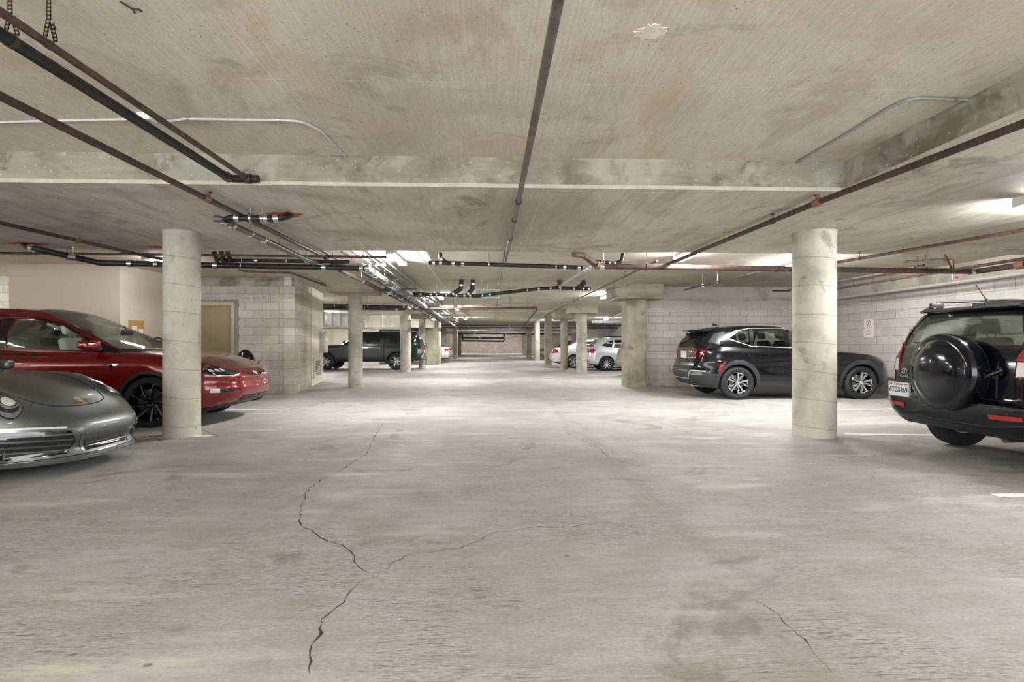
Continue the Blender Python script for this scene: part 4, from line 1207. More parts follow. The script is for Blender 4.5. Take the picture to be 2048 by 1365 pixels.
    def patch(s, name, d, poly, mat, off=.004, thick=.012, res=.05, parent=None, bv=None, rnd=0, flat=False, label=None, sharp=50, maxd=None):
        if rnd: poly = chaikin(poly, rnd)
        pl = []
        n = len(poly)
        for i in range(n):
            a, b = poly[i], poly[(i + 1) % n]; l = math.hypot(b[0] - a[0], b[1] - a[1]); k = max(1, int(l / res))
            for j in range(k): pl.append((a[0] + (b[0] - a[0]) * j / k, a[1] + (b[1] - a[1]) * j / k))
        ne = len(pl)
        xs = [p[0] for p in pl]; ys = [p[1] for p in pl]
        ins = []
        x = min(xs) + res / 2
        while x < max(xs):
            y = min(ys) + res / 2
            while y < max(ys):
                if inpoly(x, y, pl) and min((x - p[0]) ** 2 + (y - p[1]) ** 2 for p in pl) > (res * .4) ** 2: ins.append((x, y))
                y += res
            x += res
        allp = [Vector(p) for p in pl + ins]
        vv, ee, ff, ov, oe, of_ = delaunay_2d_cdt(allp, [], [list(range(ne))], 1, 1e-6)
        pts = []; last = None
        hits = [s.hit(d, v.x, v.y, bv) for v in vv]
        good = [h for h in hits if h]
        if good:
            ds = sorted(h[2] for h in good); lim = ds[len(ds) // 3] + (maxd or (.22 if d in 'FB' else .16 if d in 'RL' else .4))
            hits = [h if h and h[2] < lim else None for h in hits]; good = [h for h in hits if h]
        if not good: print('patch missed', name, s.root.name); return None
        dr = Vector(DIRS[d][1])
        for v, h in zip(vv, hits):
            if h is None:
                og = Vector(DIRS[d][0](v.x, v.y, s.L))
                g = min(good, key=lambda g: (g[0] - og - dr * (g[0] - og).dot(dr)).length)
                h = (og + dr * (g[0] - og).dot(dr), g[1])
            pts.append((h[0], h[1]))
        if flat:
            e = min((p[0] - Vector((0, 0, 0))).dot(dr) for p in pts)
            pts = [(p[0] + dr * (e - p[0].dot(dr)), -dr) for p in pts]
        nv = len(pts)
        vs = [p + nn * off for p, nn in pts] + [p - nn * thick for p, nn in pts]
        fs = [tuple(f) for f in ff] + [tuple(nv + i for i in f)[::-1] for f in ff]
        cnt = {}
        for f in ff:
            for i in range(len(f)):
                a, b = f[i], f[(i + 1) % len(f)]; cnt[(a, b)] = cnt.get((a, b), 0) + 1
        for (a, b) in cnt:
            if (b, a) not in cnt: fs.append((b, a, nv + a, nv + b))
        o = mk(name, vs, fs, mat, parent or s.root)
        bm = bmesh.new(); bm.from_mesh(o.data); bmesh.ops.recalc_face_normals(bm, faces=bm.faces[:]); bm.to_mesh(o.data); bm.free()
        o.data.shade_smooth(); o.data.set_sharp_from_angle(angle=math.radians(sharp))
        if label: o['label'] = label
        return o
    def patch2(s, name, poly, mat, **k):
        return [s.patch(name, d, poly, mat, **k) for d in ('R', 'L')]
    def strip(s, name, d, line, w, mat, off=.002, thick=.006, closed=False, parent=None, bv=None, rnd=0, res=.03, label=None):
        if rnd: line = chaikin(line, rnd, closed)
        pl = []
        n = len(line)
        for i in range(n if closed else n - 1):
            a, b = line[i], line[(i + 1) % n]; l = math.hypot(b[0] - a[0], b[1] - a[1]); k = max(1, int(l / res))
            for j in range(k): pl.append((a[0] + (b[0] - a[0]) * j / k, a[1] + (b[1] - a[1]) * j / k))
        if not closed: pl.append(line[-1])
        n = len(pl); vs = []
        ok = []
        for i, p in enumerate(pl):
            if closed: a, b = pl[i - 1], pl[(i + 1) % n]
            else: a, b = pl[max(i - 1, 0)], pl[min(i + 1, n - 1)]
            dx, dy = b[0] - a[0], b[1] - a[1]; l = math.hypot(dx, dy) or 1
            nx, ny = -dy / l * w / 2, dx / l * w / 2
            h = [s.hit(d, p[0] + nx * k, p[1] + ny * k, bv) for k in (1, -1)]
            ok.append(h[0] is not None and h[1] is not None and abs(h[0][2] - h[1][2]) < .12)
            if ok[-1]:
                vs += [h[0][0] + h[0][1] * off, h[1][0] + h[1][1] * off, h[1][0] - h[1][1] * thick, h[0][0] - h[0][1] * thick]
            else: vs += [Vector((0, 0, .5))] * 4
        fs = []
        for i in range(n if closed else n - 1):
            j = (i + 1) % n
            if ok[i] and ok[j]:
                for k in range(4): fs.append((4 * i + k, 4 * i + (k + 1) % 4, 4 * j + (k + 1) % 4, 4 * j + k))
        used = sorted({i for f in fs for i in f}); mp = {a: i for i, a in enumerate(used)}
        o = mk(name, [vs[i] for i in used], [tuple(mp[i] for i in f) for f in fs], mat, parent or s.root)
        if not fs: print('empty strip', name); 
        o.data.shade_smooth(); o.data.set_sharp_from_angle(angle=math.radians(50))
        if label: o['label'] = label
        return o
    def strip2(s, name, line, w, mat, **k):
        return [s.strip(name, d, line, w, mat, **k) for d in ('R', 'L')]
    def wheel(s, sc, side, R, W, rimR, ytr, style, seg=56):
        "ytr: distance of the outer tyre face from the centre line"
        T = Matrix.Translation((s.L / 2 - sc, side * ytr, R)) @ Matrix.Rotation(-side * PI / 2, 4, 'X')
        # local z = outward
        b = MB()
        sw = R - rimR
        prof = [(rimR, -W + .02), (rimR + sw * .5, -W), (R - .03, -W + .01), (R - .004, -W + .035), (R, -W + .06)]
        for g in (.28, .5, .72):
            z = -W + W * g
            prof += [(R, z - .006), (R - .008, z - .004), (R - .008, z + .004), (R, z + .006)]
        prof += [(R, -.06), (R - .004, -.035), (R - .03, -.01), (rimR + sw * .55, 0), (rimR + sw * .5, .003), (rimR + sw * .45, 0), (rimR + .008, -.006), (rimR - .004, -.02), (rimR - .012, -.02)]
        prof += [(rimR - .012, -W + .02)]
        b.lathe(prof, seg, 0, T, closed=True)
        ty = b.out('wheel', M['tyre'], s.root, 30)
        r = MB(); st = WHEELS[style]
        lip = st.get('lipw', .012)
        r.lathe([(rimR + .004, -.004), (rimR + .004, -.02), (rimR - .02, -.028), (rimR - .03, -W + .03), (rimR - .022, -W + .03), (rimR - lip - .002, -.03), (rimR - lip, -.008), (rimR - lip * .4, 0)], seg, 0, T, closed=True)
        r.out('rim', M[st['barrel']], ty, 35)
        fc = MB()
        dish = st.get('dish', .02); dep = st.get('dep', .03)
        for (poly, rep, m_, lift) in st['polys']:
            for k in range(rep):
                a0 = 2 * PI * k / rep + st.get('a0', 0)
                pp = [(rr * rimR * math.cos(a0 + aa * side), rr * rimR * math.sin(a0 + aa * side)) for rr, aa in poly]
                n = len(pp)
                cx = sum(p[0] for p in pp) / n; cy = sum(p[1] for p in pp) / n
                def zz(x, y): return -.012 - dish * (1 - math.hypot(x, y) / rimR) ** 1.2 * 1.6 + lift
                v0 = [T @ Vector((x, y, zz(x, y) - dep)) for x, y in pp]
                v1 = [T @ Vector((x, y, zz(x, y) - .006)) for x, y in pp]
                v2 = [T @ Vector((x + (cx - x) * .10, y + (cy - y) * .10, zz(x, y))) for x, y in pp]
                fs = [(i, (i + 1) % n, n + (i + 1) % n, n + i) for i in range(n)] + [(n + i, n + (i + 1) % n, 2 * n + (i + 1) % n, 2 * n + i) for i in range(n)] + [tuple(range(2 * n, 3 * n))]
                fc.add(v0 + v1 + v2, fs, m_)
        fc.lathe([(st.get('hub', .16) * rimR, -.012 - dish * 1.6 - dep), (st.get('hub', .16) * rimR, -.018 - dish * 1.4), (st.get('hub', .16) * rimR * .8, -.010 - dish * 1.4), (0, -.008 - dish * 1.4)], 24, 0, T)
        for k in range(5):
            a = 2 * PI * (k + .5) / 5
            fc.lathe([(.011, -.06), (.011, -.022 - dish * 1.3), (0, -.02 - dish * 1.3)], 8, 1, T @ Matrix.Translation((.055 * math.cos(a), .055 * math.sin(a), 0)))
        fc.out('spokes', [M[x] for x in st['mats']], ty, 35)
        dsk = MB(); dsk.lathe([(.05, -.115), (rimR * .68, -.115), (rimR * .68, -.09), (.05, -.09)], 36, 0, T, closed=True)
        dsk.lathe([(rimR - .03, -.15), (0, -.15)], 36, 1, T)
        dsk.out('brake_disc', [M['disc'], M['dark']], ty, 35)
        return ty
    def wheels(s, sfr, srr, R, W, rimR, ytr, style, seg=56):
        for sc in (sfr, srr):
            for sd in (-1, 1): s.wheel(sc, sd, R, W, rimR, ytr, style, seg)
    def seat(s, sc, y, zb, mat, h=.3, w=.46, hz=.16, part='front_seat'):
        b = MB(); x = s.L / 2 - sc
        R_ = Matrix.Translation((x, y, zb)) @ Matrix.Rotation(-.28, 4, 'Y')
        b.rbox(0, 0, h / 2 - .1, .12, w, h + .2, .05, 4, 0, R_)
        o = b.out(part, mat, s.root, 50)
        c = MB(); c.rbox(.0, 0, h + hz / 2 + .05, .09, w * .56, hz, .04, 4, 0, R_)
        c.tube([R_ @ Vector((0, .05, h - .03)), R_ @ Vector((0, .05, h + .1))], .006, 6); c.tube([R_ @ Vector((0, -.05, h - .03)), R_ @ Vector((0, -.05, h + .1))], .006, 6)
        c.out('headrest', mat, o, 50)
    def mirror(s, sc, side, y, z, mat, sx=.13, sy=.2, sz=.14):
        x = s.L / 2 - sc
        b = MB(); b.rbox(x, side * (y + sy * .62), z, sx, sy, sz, .04, 4, 0)
        for i in range(len(b.v)):
            v = b.v[i]; t = (abs(v[1]) - y) / sy
            b.v[i] = (v[0] - .05 * t + (.03 if v[0] > x else 0) * (1 - t), v[1], z + (v[2] - z) * (1.0 - .22 * t))
        o = b.out('side_mirror', mat, s.root, 50)
        c = MB(); c.rbox(x - sx * .5 - .012, side * (y + sy * .62), z, .008, sy * .82, sz * .72, .003, 2, 0); c.out('mirror_glass', M['mirror'], o)
        d = MB(); d.rbox(x, side * (y + .0), z - sz * .42, .07, sy * .5, .045, .015, 2, 0); d.out('mirror_arm', M['plast'], o, 50)
        return o
    def obj(s, name, b, mat, sharp=45, parent=None, label=None):
        o = b.out(name, mat, parent or s.root, sharp)
        if label: o['label'] = label
        return o
def annulus(sc, zc, r0, r1, a0=-8, a1=188, n=26):
    o = []
    for i in range(n + 1):
        a = math.radians(a0 + (a1 - a0) * i / n); o.append((sc - r1 * math.cos(a), zc + r1 * math.sin(a)))
    for i in range(n, -1, -1):
        a = math.radians(a0 + (a1 - a0) * i / n); o.append((sc - r0 * math.cos(a), zc + r0 * math.sin(a)))
    return o
M['tyre'] = simple('tyre rubber', (30, 30, 31), .75, bump=.2)
M['well'] = simple('wheel well liner', (12, 12, 13), .9)
M['lining'] = simple('dark cabin lining', (22, 22, 24), .8)
M['cabin'] = simple('dark cabin upholstery', (26, 26, 28), .8)
M['cream'] = simple('cream leather seat', (196, 194, 186), .5)
M['plast'] = simple('black exterior plastic', (30, 30, 32), .5)
M['plastg'] = simple('grey exterior cladding', (46, 47, 49), .5, bump=.2, bscale=300)
M['gap'] = simple('panel gap', (6, 6, 7), .9)
M['chrome'] = simple('chrome', (214, 214, 216), .08, 1)
M['alloy'] = simple('silver alloy', (206, 206, 206), .3, .65)
M['satin'] = simple('satin silver trim', (150, 152, 156), .18, .95)
M['alloyd'] = simple('dark gloss alloy', (24, 26, 29), .2, .4, coat=1)
M['blackgl'] = simple('black gloss trim', (10, 10, 12), .08, 0, coat=1)
M['mirror'] = simple('mirror glass', (190, 196, 200), .02, 1)
M['disc'] = simple('brake disc steel', (120, 118, 116), .35, .9)
M['tail'] = simple('red lamp lens', (156, 18, 24), .15, 0, coat=1, emit=(200, 20, 24), es=.03)
M['tailw'] = simple('clear lamp lens', (218, 214, 212), .12, 0, coat=1)
M['head'] = simple('headlamp interior', (150, 154, 158), .1, .8, coat=1)
M['headd'] = simple('smoked headlamp lens', (36, 38, 42), .1, .3, coat=1)
M['headw'] = simple('headlamp projector', (235, 238, 240), .1, .3, coat=1)
M['platew'] = simple('number plate white', (226, 228, 230), .4)
M['plateb'] = simple('number plate blue ink', (40, 52, 96), .5)
M['orange'] = simple('amber lens', (210, 110, 40), .2, coat=1)
M['gold'] = simple('gold badge', (206, 150, 96), .3, .7)
M['g_dark'] = glass('dark privacy glass', (150, 156, 156), .35)
M['g_mid'] = glass('tinted car glass', (220, 230, 225), .85)
M['g_clear'] = glass('clear car glass', (238, 246, 241), .95)
M['g_black'] = simple('opaque dark car glass', (12, 14, 16), .04, 0, coat=1)
A_ = math.radians
WHEELS = {
    'turbine': dict(barrel='alloyd', mats=['alloyd', 'alloy'], dish=.03, dep=.03, hub=.17, lipw=.01, polys=[
        ([(.12, -.35), (.30, -.20), (.60, -.02), (.97, .10), (.97, .26), (.60, .20), (.30, .20), (.12, .4)], 9, 0, 0),
        ([(.30, -.205), (.60, -.03), (.95, .085), (.95, .112), (.60, .0), (.32, -.15)], 9, 1, .003)]),
    'angular': dict(barrel='alloyd', mats=['alloy', 'blackgl'], dish=.015, dep=.035, hub=.15, lipw=.01, a0=A_(12), polys=[
        ([(.10, -.5), (.45, -.16), (.90, -.13), (.97, -.20), (.97, .34), (.87, .38), (.86, .04), (.45, .03), (.12, .3)], 5, 0, 0),
        ([(.14, .55), (.40, .34), (.72, .30), (.74, .47), (.97, .46), (.97, .56), (.66, .58), (.64, .42), (.36, .48), (.16, .8)], 5, 0, -.006)]),
    'split': dict(barrel='alloyd', mats=['alloy', 'blackgl'], dish=.02, dep=.03, hub=.2, polys=[
        ([(.14, -.45), (.45, -.16), (.96, -.26), (.97, -.12), (.55, -.03), (.55, .03), (.97, .12), (.96, .26), (.45, .16), (.14, .45)], 6, 0, 0)]),
    'multi': dict(barrel='alloyd', mats=['alloy', 'blackgl'], dish=.02, dep=.03, hub=.2, polys=[
        ([(.15, -.25), (.5, -.10), (.96, -.13), (.97, .0), (.5, .06), (.15, .25)], 10, 0, 0)]),
    'five': dict(barrel='alloy', mats=['alloy', 'blackgl'], dish=.02, dep=.03, hub=.2, polys=[
        ([(.14, -.6), (.45, -.22), (.96, -.2), (.97, .2), (.45, .22), (.14, .6)], 5, 0, 0)]),
}
# ================================================================ the parked vehicles
M['p_red'] = paint('deep red metallic paint', (112, 3, 10), .35, .25, .2)
M['p_silver'] = paint('dark silver metallic paint', (98, 99, 97), .75, .42, .2, coat=.35)
M['p_black'] = paint('black pearl paint', (9, 10, 14), .0, .2, coat=.6, spec=.3)
M['p_black2'] = paint('blue black gloss paint', (5, 8, 18), .0, .15, coat=.65, spec=.3)
M['p_green'] = paint('dark green black paint', (12, 42, 38), .2, .2)
M['p_white'] = paint('white paint', (224, 224, 222), 0, .3)
M['p_silw'] = paint('light silver paint', (206, 208, 212), .3, .3, .1)
M['p_grey'] = paint('grey beige metallic paint', (122, 120, 114), .5, .3, .1)
G = lambda a, s0, w: (lambda x: a * math.exp(-((x - s0) / w) ** 2))

def red_car():
    L = 5.04
    c = Car('crossover_car', 'deep red crossover with black wheels parked behind the left round column', 'car', (-4.02 - L / 2, 8.82, 0), 0, L)
    def warp(s, y, z, f):
        ay = abs(y); sg = 1 if y >= 0 else -1
        # side crease and sculpted flank, flared front fender
        y += sg * (.018 * math.exp(-((z - .93) / .07) ** 2) - .02 * math.exp(-((z - .6) / .13) ** 2)) * (1 if .9 < s < 4.6 else 0) * (ay > .8)
        y += sg * .02 * math.exp(-((s - .95) / .3) ** 2) * math.exp(-((z - .85) / .2) ** 2) * (ay > .6)
        # hood: raised fender shoulders, chin crease
        if ay < .8 and z > .75 and s < 1.4: z += .02 * math.exp(-((ay - .66) / .14) ** 2) * min(1, s / .4)
        if s < .3: s += .035 * math.exp(-((z - .66) / .07) ** 2)
        return s, y, z
    sp = dict(levels=[(0, .10, 4.86, .86), (.06, -.04, 4.94, .93), (.2, -.14, 5.04, .975), (.4, -.20, 5.04, .995), (.6, -.20, 5.02, 1.0), (.8, -.21, 4.98, .985), (.92, -.17, 4.95, .95), (1, -.06, 4.9, .885)],
        n=(('c', .62, .62, .10, 2.1), 4.5), zlo=pchip([(0, .27), (.3, .2), (.6, .17), (4.3, .17), (5.04, .38)]),
        zhi=pchip([(-.2, .78), (0, .84), (.4, .96), (.8, 1.035), (1.2, 1.065), (2.0, 1.09), (3.4, 1.17), (4.4, 1.24), (5.04, 1.15)]),
        crown=pchip([(0, 0.02), (.3, .055), (1.2, .07), (2, .02), (5, .02)]), wt=pchip([(0, .9), (.6, .97), (1.2, 1), (4, 1), (5.04, .93)]), warp=warp)
    c.body(sp, [M['p_red'], M['plast'], M['cabin']], arches=[(.95, .37, .415, 1.0), (3.92, .37, .415, 1.0)], clad=lambda f, s: f < .07, dark=(1.35, 4.8, .82), N=120, K=22)
    zr = pchip([(1.0, 1.40), (2.0, 1.58), (2.45, 1.66), (2.9, 1.72), (3.5, 1.745), (4.2, 1.68), (4.9, 1.42)])
    gs = dict(levels=[(0, 1.02, 4.96, .905), (.25, 1.28, 4.8, .885), (.5, 1.60, 4.6, .83), (.8, 2.15, 4.32, .72), (1, 2.62, 4.1, .61)], n=(3.4, 3.5),
        zlo=lambda s: sp['zhi'](s) - .035, zhi=zr, crown=pchip([(2, .03), (3, .045), (4.5, .03)]))
    fw = [(1.98, 1.125), (3.0, 1.16), (3.03, 1.30), (3.0, 1.58), (2.78, 1.585), (2.4, 1.50), (2.05, 1.335)]
    qw = [(1.50, 1.105), (1.90, 1.115), (1.94, 1.26), (1.76, 1.195)]
    rw = [(3.16, 1.165), (4.1, 1.22), (4.35, 1.33), (4.0, 1.5), (3.7, 1.57), (3.18, 1.60)]
    ws = [(1.12, -.60), (1.05, -.3), (1.03, 0), (1.05, .3), (1.12, .60), (1.6, .70), (2.15, .63), (2.9, .50), (2.9, -.50), (2.15, -.63), (1.6, -.70)]
    bw = [(-.62, 1.3), (.62, 1.3), (.5, 1.5), (-.5, 1.5)]
    c.house(gs, [M['p_red']], holes=[('S', fw), ('S', rw), ('T', ws)], N=100, K=14)
    gb = [c.gbv]
    c.patch2('window', fw, M['g_clear'], off=-.012, thick=.004, bv=gb, res=.08)
    c.patch2('window', rw, M['g_dark'], off=-.012, thick=.004, bv=gb, res=.08)
    c.patch2('window', qw, M['g_black'], off=.003, bv=gb, res=.08)
    c.patch('windshield', 'T', [(1.0 + (s - 1.0) * 1.005, y * 1.01) for s, y in ws], M['g_clear'], off=-.012, thick=.004, bv=gb, res=.08)
    c.patch('rear_window', 'B', bw, M['g_black'], off=.003, bv=gb, res=.08)
    c.strip2('window_trim', [(1.47, 1.095), (2.0, 1.113), (3.05, 1.148), (4.2, 1.215), (4.45, 1.33)], .022, M['blackgl'], bv=gb, off=.006)
    c.strip2('window_trim', [(1.5, 1.11), (1.95, 1.285), (2.4, 1.515), (2.8, 1.605), (3.2, 1.625), (3.7, 1.6), (4.1, 1.5), (4.42, 1.34)], .018, M['blackgl'], bv=gb, off=.006)
    c.strip2('pillar_trim', [(3.09, 1.16), (3.1, 1.6)], .13, M['blackgl'], bv=gb, off=.004)
    c.strip2('pillar_trim', [(1.945, 1.12), (1.98, 1.3)], .035, M['blackgl'], bv=gb, off=.004)
    # lights and trim, front
    for sg in (1, -1):
        hp = [(sg * y, z) for y, z in [(.44, .775), (.62, .845), (.80, .895), (.93, .905), (.93, .80), (.80, .745), (.60, .735)]]
        h = c.patch('headlamp', 'F', hp, M['headd'], off=.008, res=.04)
        c.patch('daytime_light', 'F', [(sg * y, z) for y, z in [(.44, .772), (.60, .730), (.80, .738), (.93, .79), (.93, .80), (.80, .75), (.60, .742)]], M['headw'], off=.011, res=.04, parent=h)
        for yy in (.70, .76, .82): c.patch('projector', 'F', rc(sg * yy - .02, sg * yy + .02, .80, .84), M['headw'], off=.012, res=.03, parent=h)
        fg = c.patch('fog_lamp', 'F', [(sg * y, z) for y, z in [(.50, .535), (.86, .56), (.86, .49), (.70, .485)]], M['headd'], off=.006, res=.04)
        c.patch('fog_lens', 'F', [(sg * y, z) for y, z in [(.78, .55), (.855, .555), (.855, .495), (.78, .492)]], M['headw'], off=.010, res=.04, parent=fg)
        c.patch('tail_lamp', 'B', [(sg * y, z) for y, z in [(.4, 1.0), (.9, 1.06), (.92, .92), (.5, .94)]], M['tail'], off=.008)
        c.patch('side_vent', 'R' if sg < 0 else 'L', [(1.30, .93), (1.62, .935), (1.46, .875)], M['blackgl'], off=.004)
        c.patch('side_camera', 'R' if sg < 0 else 'L', [(1.36, .915), (1.46, .92), (1.44, .9)], M['chrome'], off=.008)
        c.mirror(1.72, sg, .90, 1.20, M['p_red'], .14, .22, .14)
    em = c.patch('nose_trim', 'F', [(-.42, .775), (-.2, .785), (0, .79), (.2, .785), (.42, .775), (.28, .738), (.07, .715), (0, .70), (-.07, .715), (-.28, .738)], M['blackgl'], off=.006, res=.04)
    c.patch('emblem', 'F', [(-.065, .778), (0, .785), (.065, .778), (.056, .755), (.018, .76), (0, .68), (-.018, .76), (-.056, .755)], M['chrome'], off=.012, res=.02, parent=em)
    gr = c.patch('lower_grille', 'F', [(-.42, .42), (.42, .42), (.50, .33), (.44, .30), (-.44, .30), (-.50, .33)], M['plast'], off=.003, res=.05)
    for z in (.325, .35, .375, .40): c.strip('grille_bar', 'F', [(-.42, z), (.42, z)], .008, M['blackgl'], off=.010, parent=gr)
    for d in ('R', 'L'):
        c.patch('arch_trim', d, annulus(.95, .37, .412, .455, -18, 196), M['plast'], off=.007, res=.06)
        c.patch('arch_trim', d, annulus(3.92, .37, .412, .455, -18, 196), M['plast'], off=.007, res=.06)
        c.patch('door_handle', d, [(2.35, 1.03), (3.2, 1.06), (3.2, 1.085), (2.3, 1.055)][::-1], M['blackgl'], off=.004, rnd=1)
        c.strip('door_gap', d, [(1.72, 1.09), (1.70, .8), (1.62, .5), (1.66, .26)], .006, M['gap'], off=.001)
        c.strip('door_gap', d, [(3.03, 1.14), (3.05, .8), (3.0, .26)], .006, M['gap'], off=.001)
    c.strip('bonnet_gap', 'T', [(1.15, .80), (.6, .76), (.18, .6), (.02, .3), (-.01, 0), (.02, -.3), (.18, -.6), (.6, -.76), (1.15, -.80)], .006, M['gap'], off=.001, rnd=1)
    b = MB(); b.rbox(L / 2 - 1.45, 0, 1.09, .5, 1.5, .12, .05, 3); c.obj('dashboard', b, M['plast'])
    b = MB(); T_ = Matrix.Translation((L / 2 - 1.62, .42, 1.17)) @ Matrix.Rotation(A_(65), 4, 'Y')
    b.tube([T_ @ Vector((.17 * math.cos(a), .19 * math.sin(a), 0)) for a in [2 * PI * i / 24 for i in range(24)]], .016, 8, closed=True)
    b.box(-.02, .02, -.17, .17, -.01, .01, 0, T_); c.obj('steering_wheel', b, M['plast'])
    for y in (-.42, .42): c.seat(2.35, y, 1.02, M['cream'], .30, .52, .16)
    for y in (-.45, .45): c.seat(3.35, y, 1.05, M['plastg'], .28, .5, .15, 'rear_seat')
    b = MB(); b.rbox(L / 2 - 1.9, 0, 1.40, .03, .26, .08, .01, 2); b.tube([(L / 2 - 1.9, 0, 1.42), (L / 2 - 1.95, 0, 1.50)], .01, 6); c.obj('inside_mirror', b, M['plast'])
    c.wheels(.95, 3.92, .37, .25, .285, .985, 'turbine', 72)
red_car()

def silver_sports():
    L = 4.52
    c = Car('sports_car', 'silver grey low sports car with oval headlamps at the left edge', 'car', (-3.82 - L / 2, 5.48, 0), 0, L)
    def warp(s, y, z, f):
        ay = abs(y); sg = 1 if y >= 0 else -1
        if z > .5:
            z += .075 * math.exp(-((ay - .66) / .17) ** 2) * math.exp(-((s - .72) / .42) ** 2)
            z += .03 * math.exp(-((ay - .66) / .15) ** 2) * (1 if s > .72 else 0) * math.exp(-((s - .72) / .9) ** 2) * .6
        if ay > .5 and s > 3.0: y += sg * .03 * math.exp(-((s - 3.6) / .5) ** 2)
        if s < .4: s += .05 * math.exp(-((z - .27) / .09) ** 2) * (ay < .75) - .03 * math.exp(-((z - .13) / .03) ** 2)
        return s, y, z
    sp = dict(levels=[(0, .10, 4.36, .86), (.08, .02, 4.45, .905), (.25, .02, 4.5, .925), (.45, .0, 4.52, .93), (.65, .02, 4.5, .928), (.82, .08, 4.45, .905), (.93, .18, 4.35, .86), (1, .34, 4.2, .76)],
        n=(('c', .95, .70, .06, 2.1), 3.2), zlo=pchip([(0, .115), (.4, .12), (4.0, .14), (4.52, .25)]),
        zhi=pchip([(0, .58), (.2, .61), (.45, .69), (.8, .79), (1.3, .89), (2.0, .93), (3.3, .92), (4.0, .86), (4.52, .72)]),
        crown=pchip([(0, .0), (.3, .02), (.6, .01), (1.3, .03), (2, .03), (4.5, .05)]), wt=pchip([(0, .95), (.5, .97), (1.0, .97), (2.2, .96), (3.4, 1.0), (4.52, .95)]), warp=warp)
    c.body(sp, [M['p_silver'], M['p_silver'], M['cabin']], arches=[(.98, .34, .375, .93), (3.43, .34, .375, .95)], dark=(1.7, 3.2, .62), N=130, K=26, Mx=22)
    zr = pchip([(1.3, 1.0), (1.9, 1.22), (2.3, 1.27), (2.9, 1.24), (3.6, 1.05), (4.1, .92)])
    gs = dict(levels=[(0, 1.32, 4.2, .76), (.5, 1.72, 3.75, .69), (1, 2.15, 2.9, .52)], n=(3.0, 3.0), zlo=lambda s: sp['zhi'](s) - .03, zhi=zr, crown=pchip([(2, .03), (3, .03)]))
    fw = [(1.85, .93), (2.95, .96), (2.8, 1.17), (2.3, 1.2), (2.05, 1.1)]
    ws = [(1.42, -.52), (1.38, 0), (1.42, .52), (1.8, .58), (2.1, .47), (2.12, 0), (2.1, -.47), (1.8, -.58)]
    c.house(gs, [M['p_silver']], holes=[('S', fw), ('T', ws)], N=80, K=10)
    gb = [c.gbv]
    c.patch2('window', fw, M['g_dark'], off=-.012, thick=.004, bv=gb, res=.08)
    c.patch('windshield', 'T', ws, M['g_dark'], off=-.012, thick=.004, bv=gb, res=.08)
    c.patch('rear_window', 'T', [(2.95, -.4), (3.6, -.45), (3.6, .45), (2.95, .4)], M['g_black'], off=.003, bv=gb, res=.08)
    def ell(cs, cy, a, b_, rot=0, n=28):
        return [(cs + a * math.cos(t) * math.cos(rot) - b_ * math.sin(t) * math.sin(rot), cy + a * math.cos(t) * math.sin(rot) + b_ * math.sin(t) * math.cos(rot)) for t in [2 * PI * i / n for i in range(n)]]
    for sg in (1, -1):
        h = c.patch('headlamp', 'T', ell(.50, sg * .645, .165, .10, -sg * .22), M['head'], off=.007, res=.025)
        c.strip('headlamp_rim', 'T', ell(.50, sg * .645, .165, .10, -sg * .22), .010, M['gap'], off=.006, closed=True, parent=h)
        c.patch('headlamp_core', 'T', ell(.50, sg * .645, .14, .083, -sg * .22), M['headd'], off=.010, res=.025, parent=h)
        c.patch('projector', 'T', ell(.46, sg * .64, .05, .045), M['headw'], off=.014, res=.02, parent=h)
        c.strip('projector_ring', 'T', ell(.46, sg * .64, .068, .06), .014, M['chrome'], off=.014, closed=True, parent=h)
        c.patch('signal_lamp', 'T', ell(.575, sg * .655, .028, .04), M['headw'], off=.013, res=.02, parent=h)
        # outer intake with slats
        o = c.patch('side_intake', 'F', [(sg * y, z) for y, z in [(.44, .42), (.78, .455), (.84, .44), (.83, .30), (.78, .21), (.44, .205), (.38, .30)]], M['blackgl'], off=.003, res=.03, maxd=.5)
        for k, z in enumerate((.26, .31, .36, .405)): c.strip('intake_bar', 'F', [(sg * .42, z - .02), (sg * .84, z + .012)], .012, M['p_silver'], off=.014, parent=o)
        c.strip('intake_trim', 'F', [(sg * .84, .47), (sg * .44, .435), (sg * .36, .40), (sg * .33, .30), (sg * .30, .20)], .022, M['satin'], off=.006)
        c.patch('running_light', 'F', [(sg * y, z) for y, z in [(.46, .455), (.80, .49), (.80, .475), (.46, .44)]], M['headw'], off=.008, res=.03, maxd=.5)
        b = MB(); p = c.hit('F', sg * .3, .37); b.lathe([(.016, 0), (.016, .003), (0, .004)], 16, 0, Matrix.Translation(p[0]) @ Matrix.Rotation(PI / 2, 4, 'Y')); c.obj('parking_sensor', b, M['p_silver'])
        c.mirror(1.78, sg, .74, .98, M['p_silver'], .12, .2, .12)
        c.patch('tail_lamp', 'B', [(sg * .3, .74), (sg * .86, .76), (sg * .86, .70), (sg * .3, .70)], M['tail'], off=.006)
    g_ = c.patch('centre_grille', 'F', [(-.30, .315), (.30, .315), (.27, .205), (-.27, .205)], M['blackgl'], off=.003, res=.04)
    for z in (.24, .275): c.strip('grille_bar', 'F', [(-.28, z), (.28, z)], .010, M['satin'], off=.010, parent=g_)
    c.strip('splitter', 'F', [(-.84, .165), (-.5, .155), (0, .15), (.5, .155), (.84, .165)], .028, M['satin'], off=.012)
    c.strip('splitter_line', 'F', [(-.84, .188), (-.5, .18), (0, .176), (.5, .18), (.84, .188)], .006, M['gap'], off=.004)
    c.strip('bonnet_gap', 'T', [(1.38, .60), (.95, .55), (.6, .50), (.36, .40), (.27, .2), (.255, 0), (.27, -.2), (.36, -.40), (.6, -.50), (.95, -.55), (1.38, -.60)], .009, M['gap'], off=.0015, rnd=2)
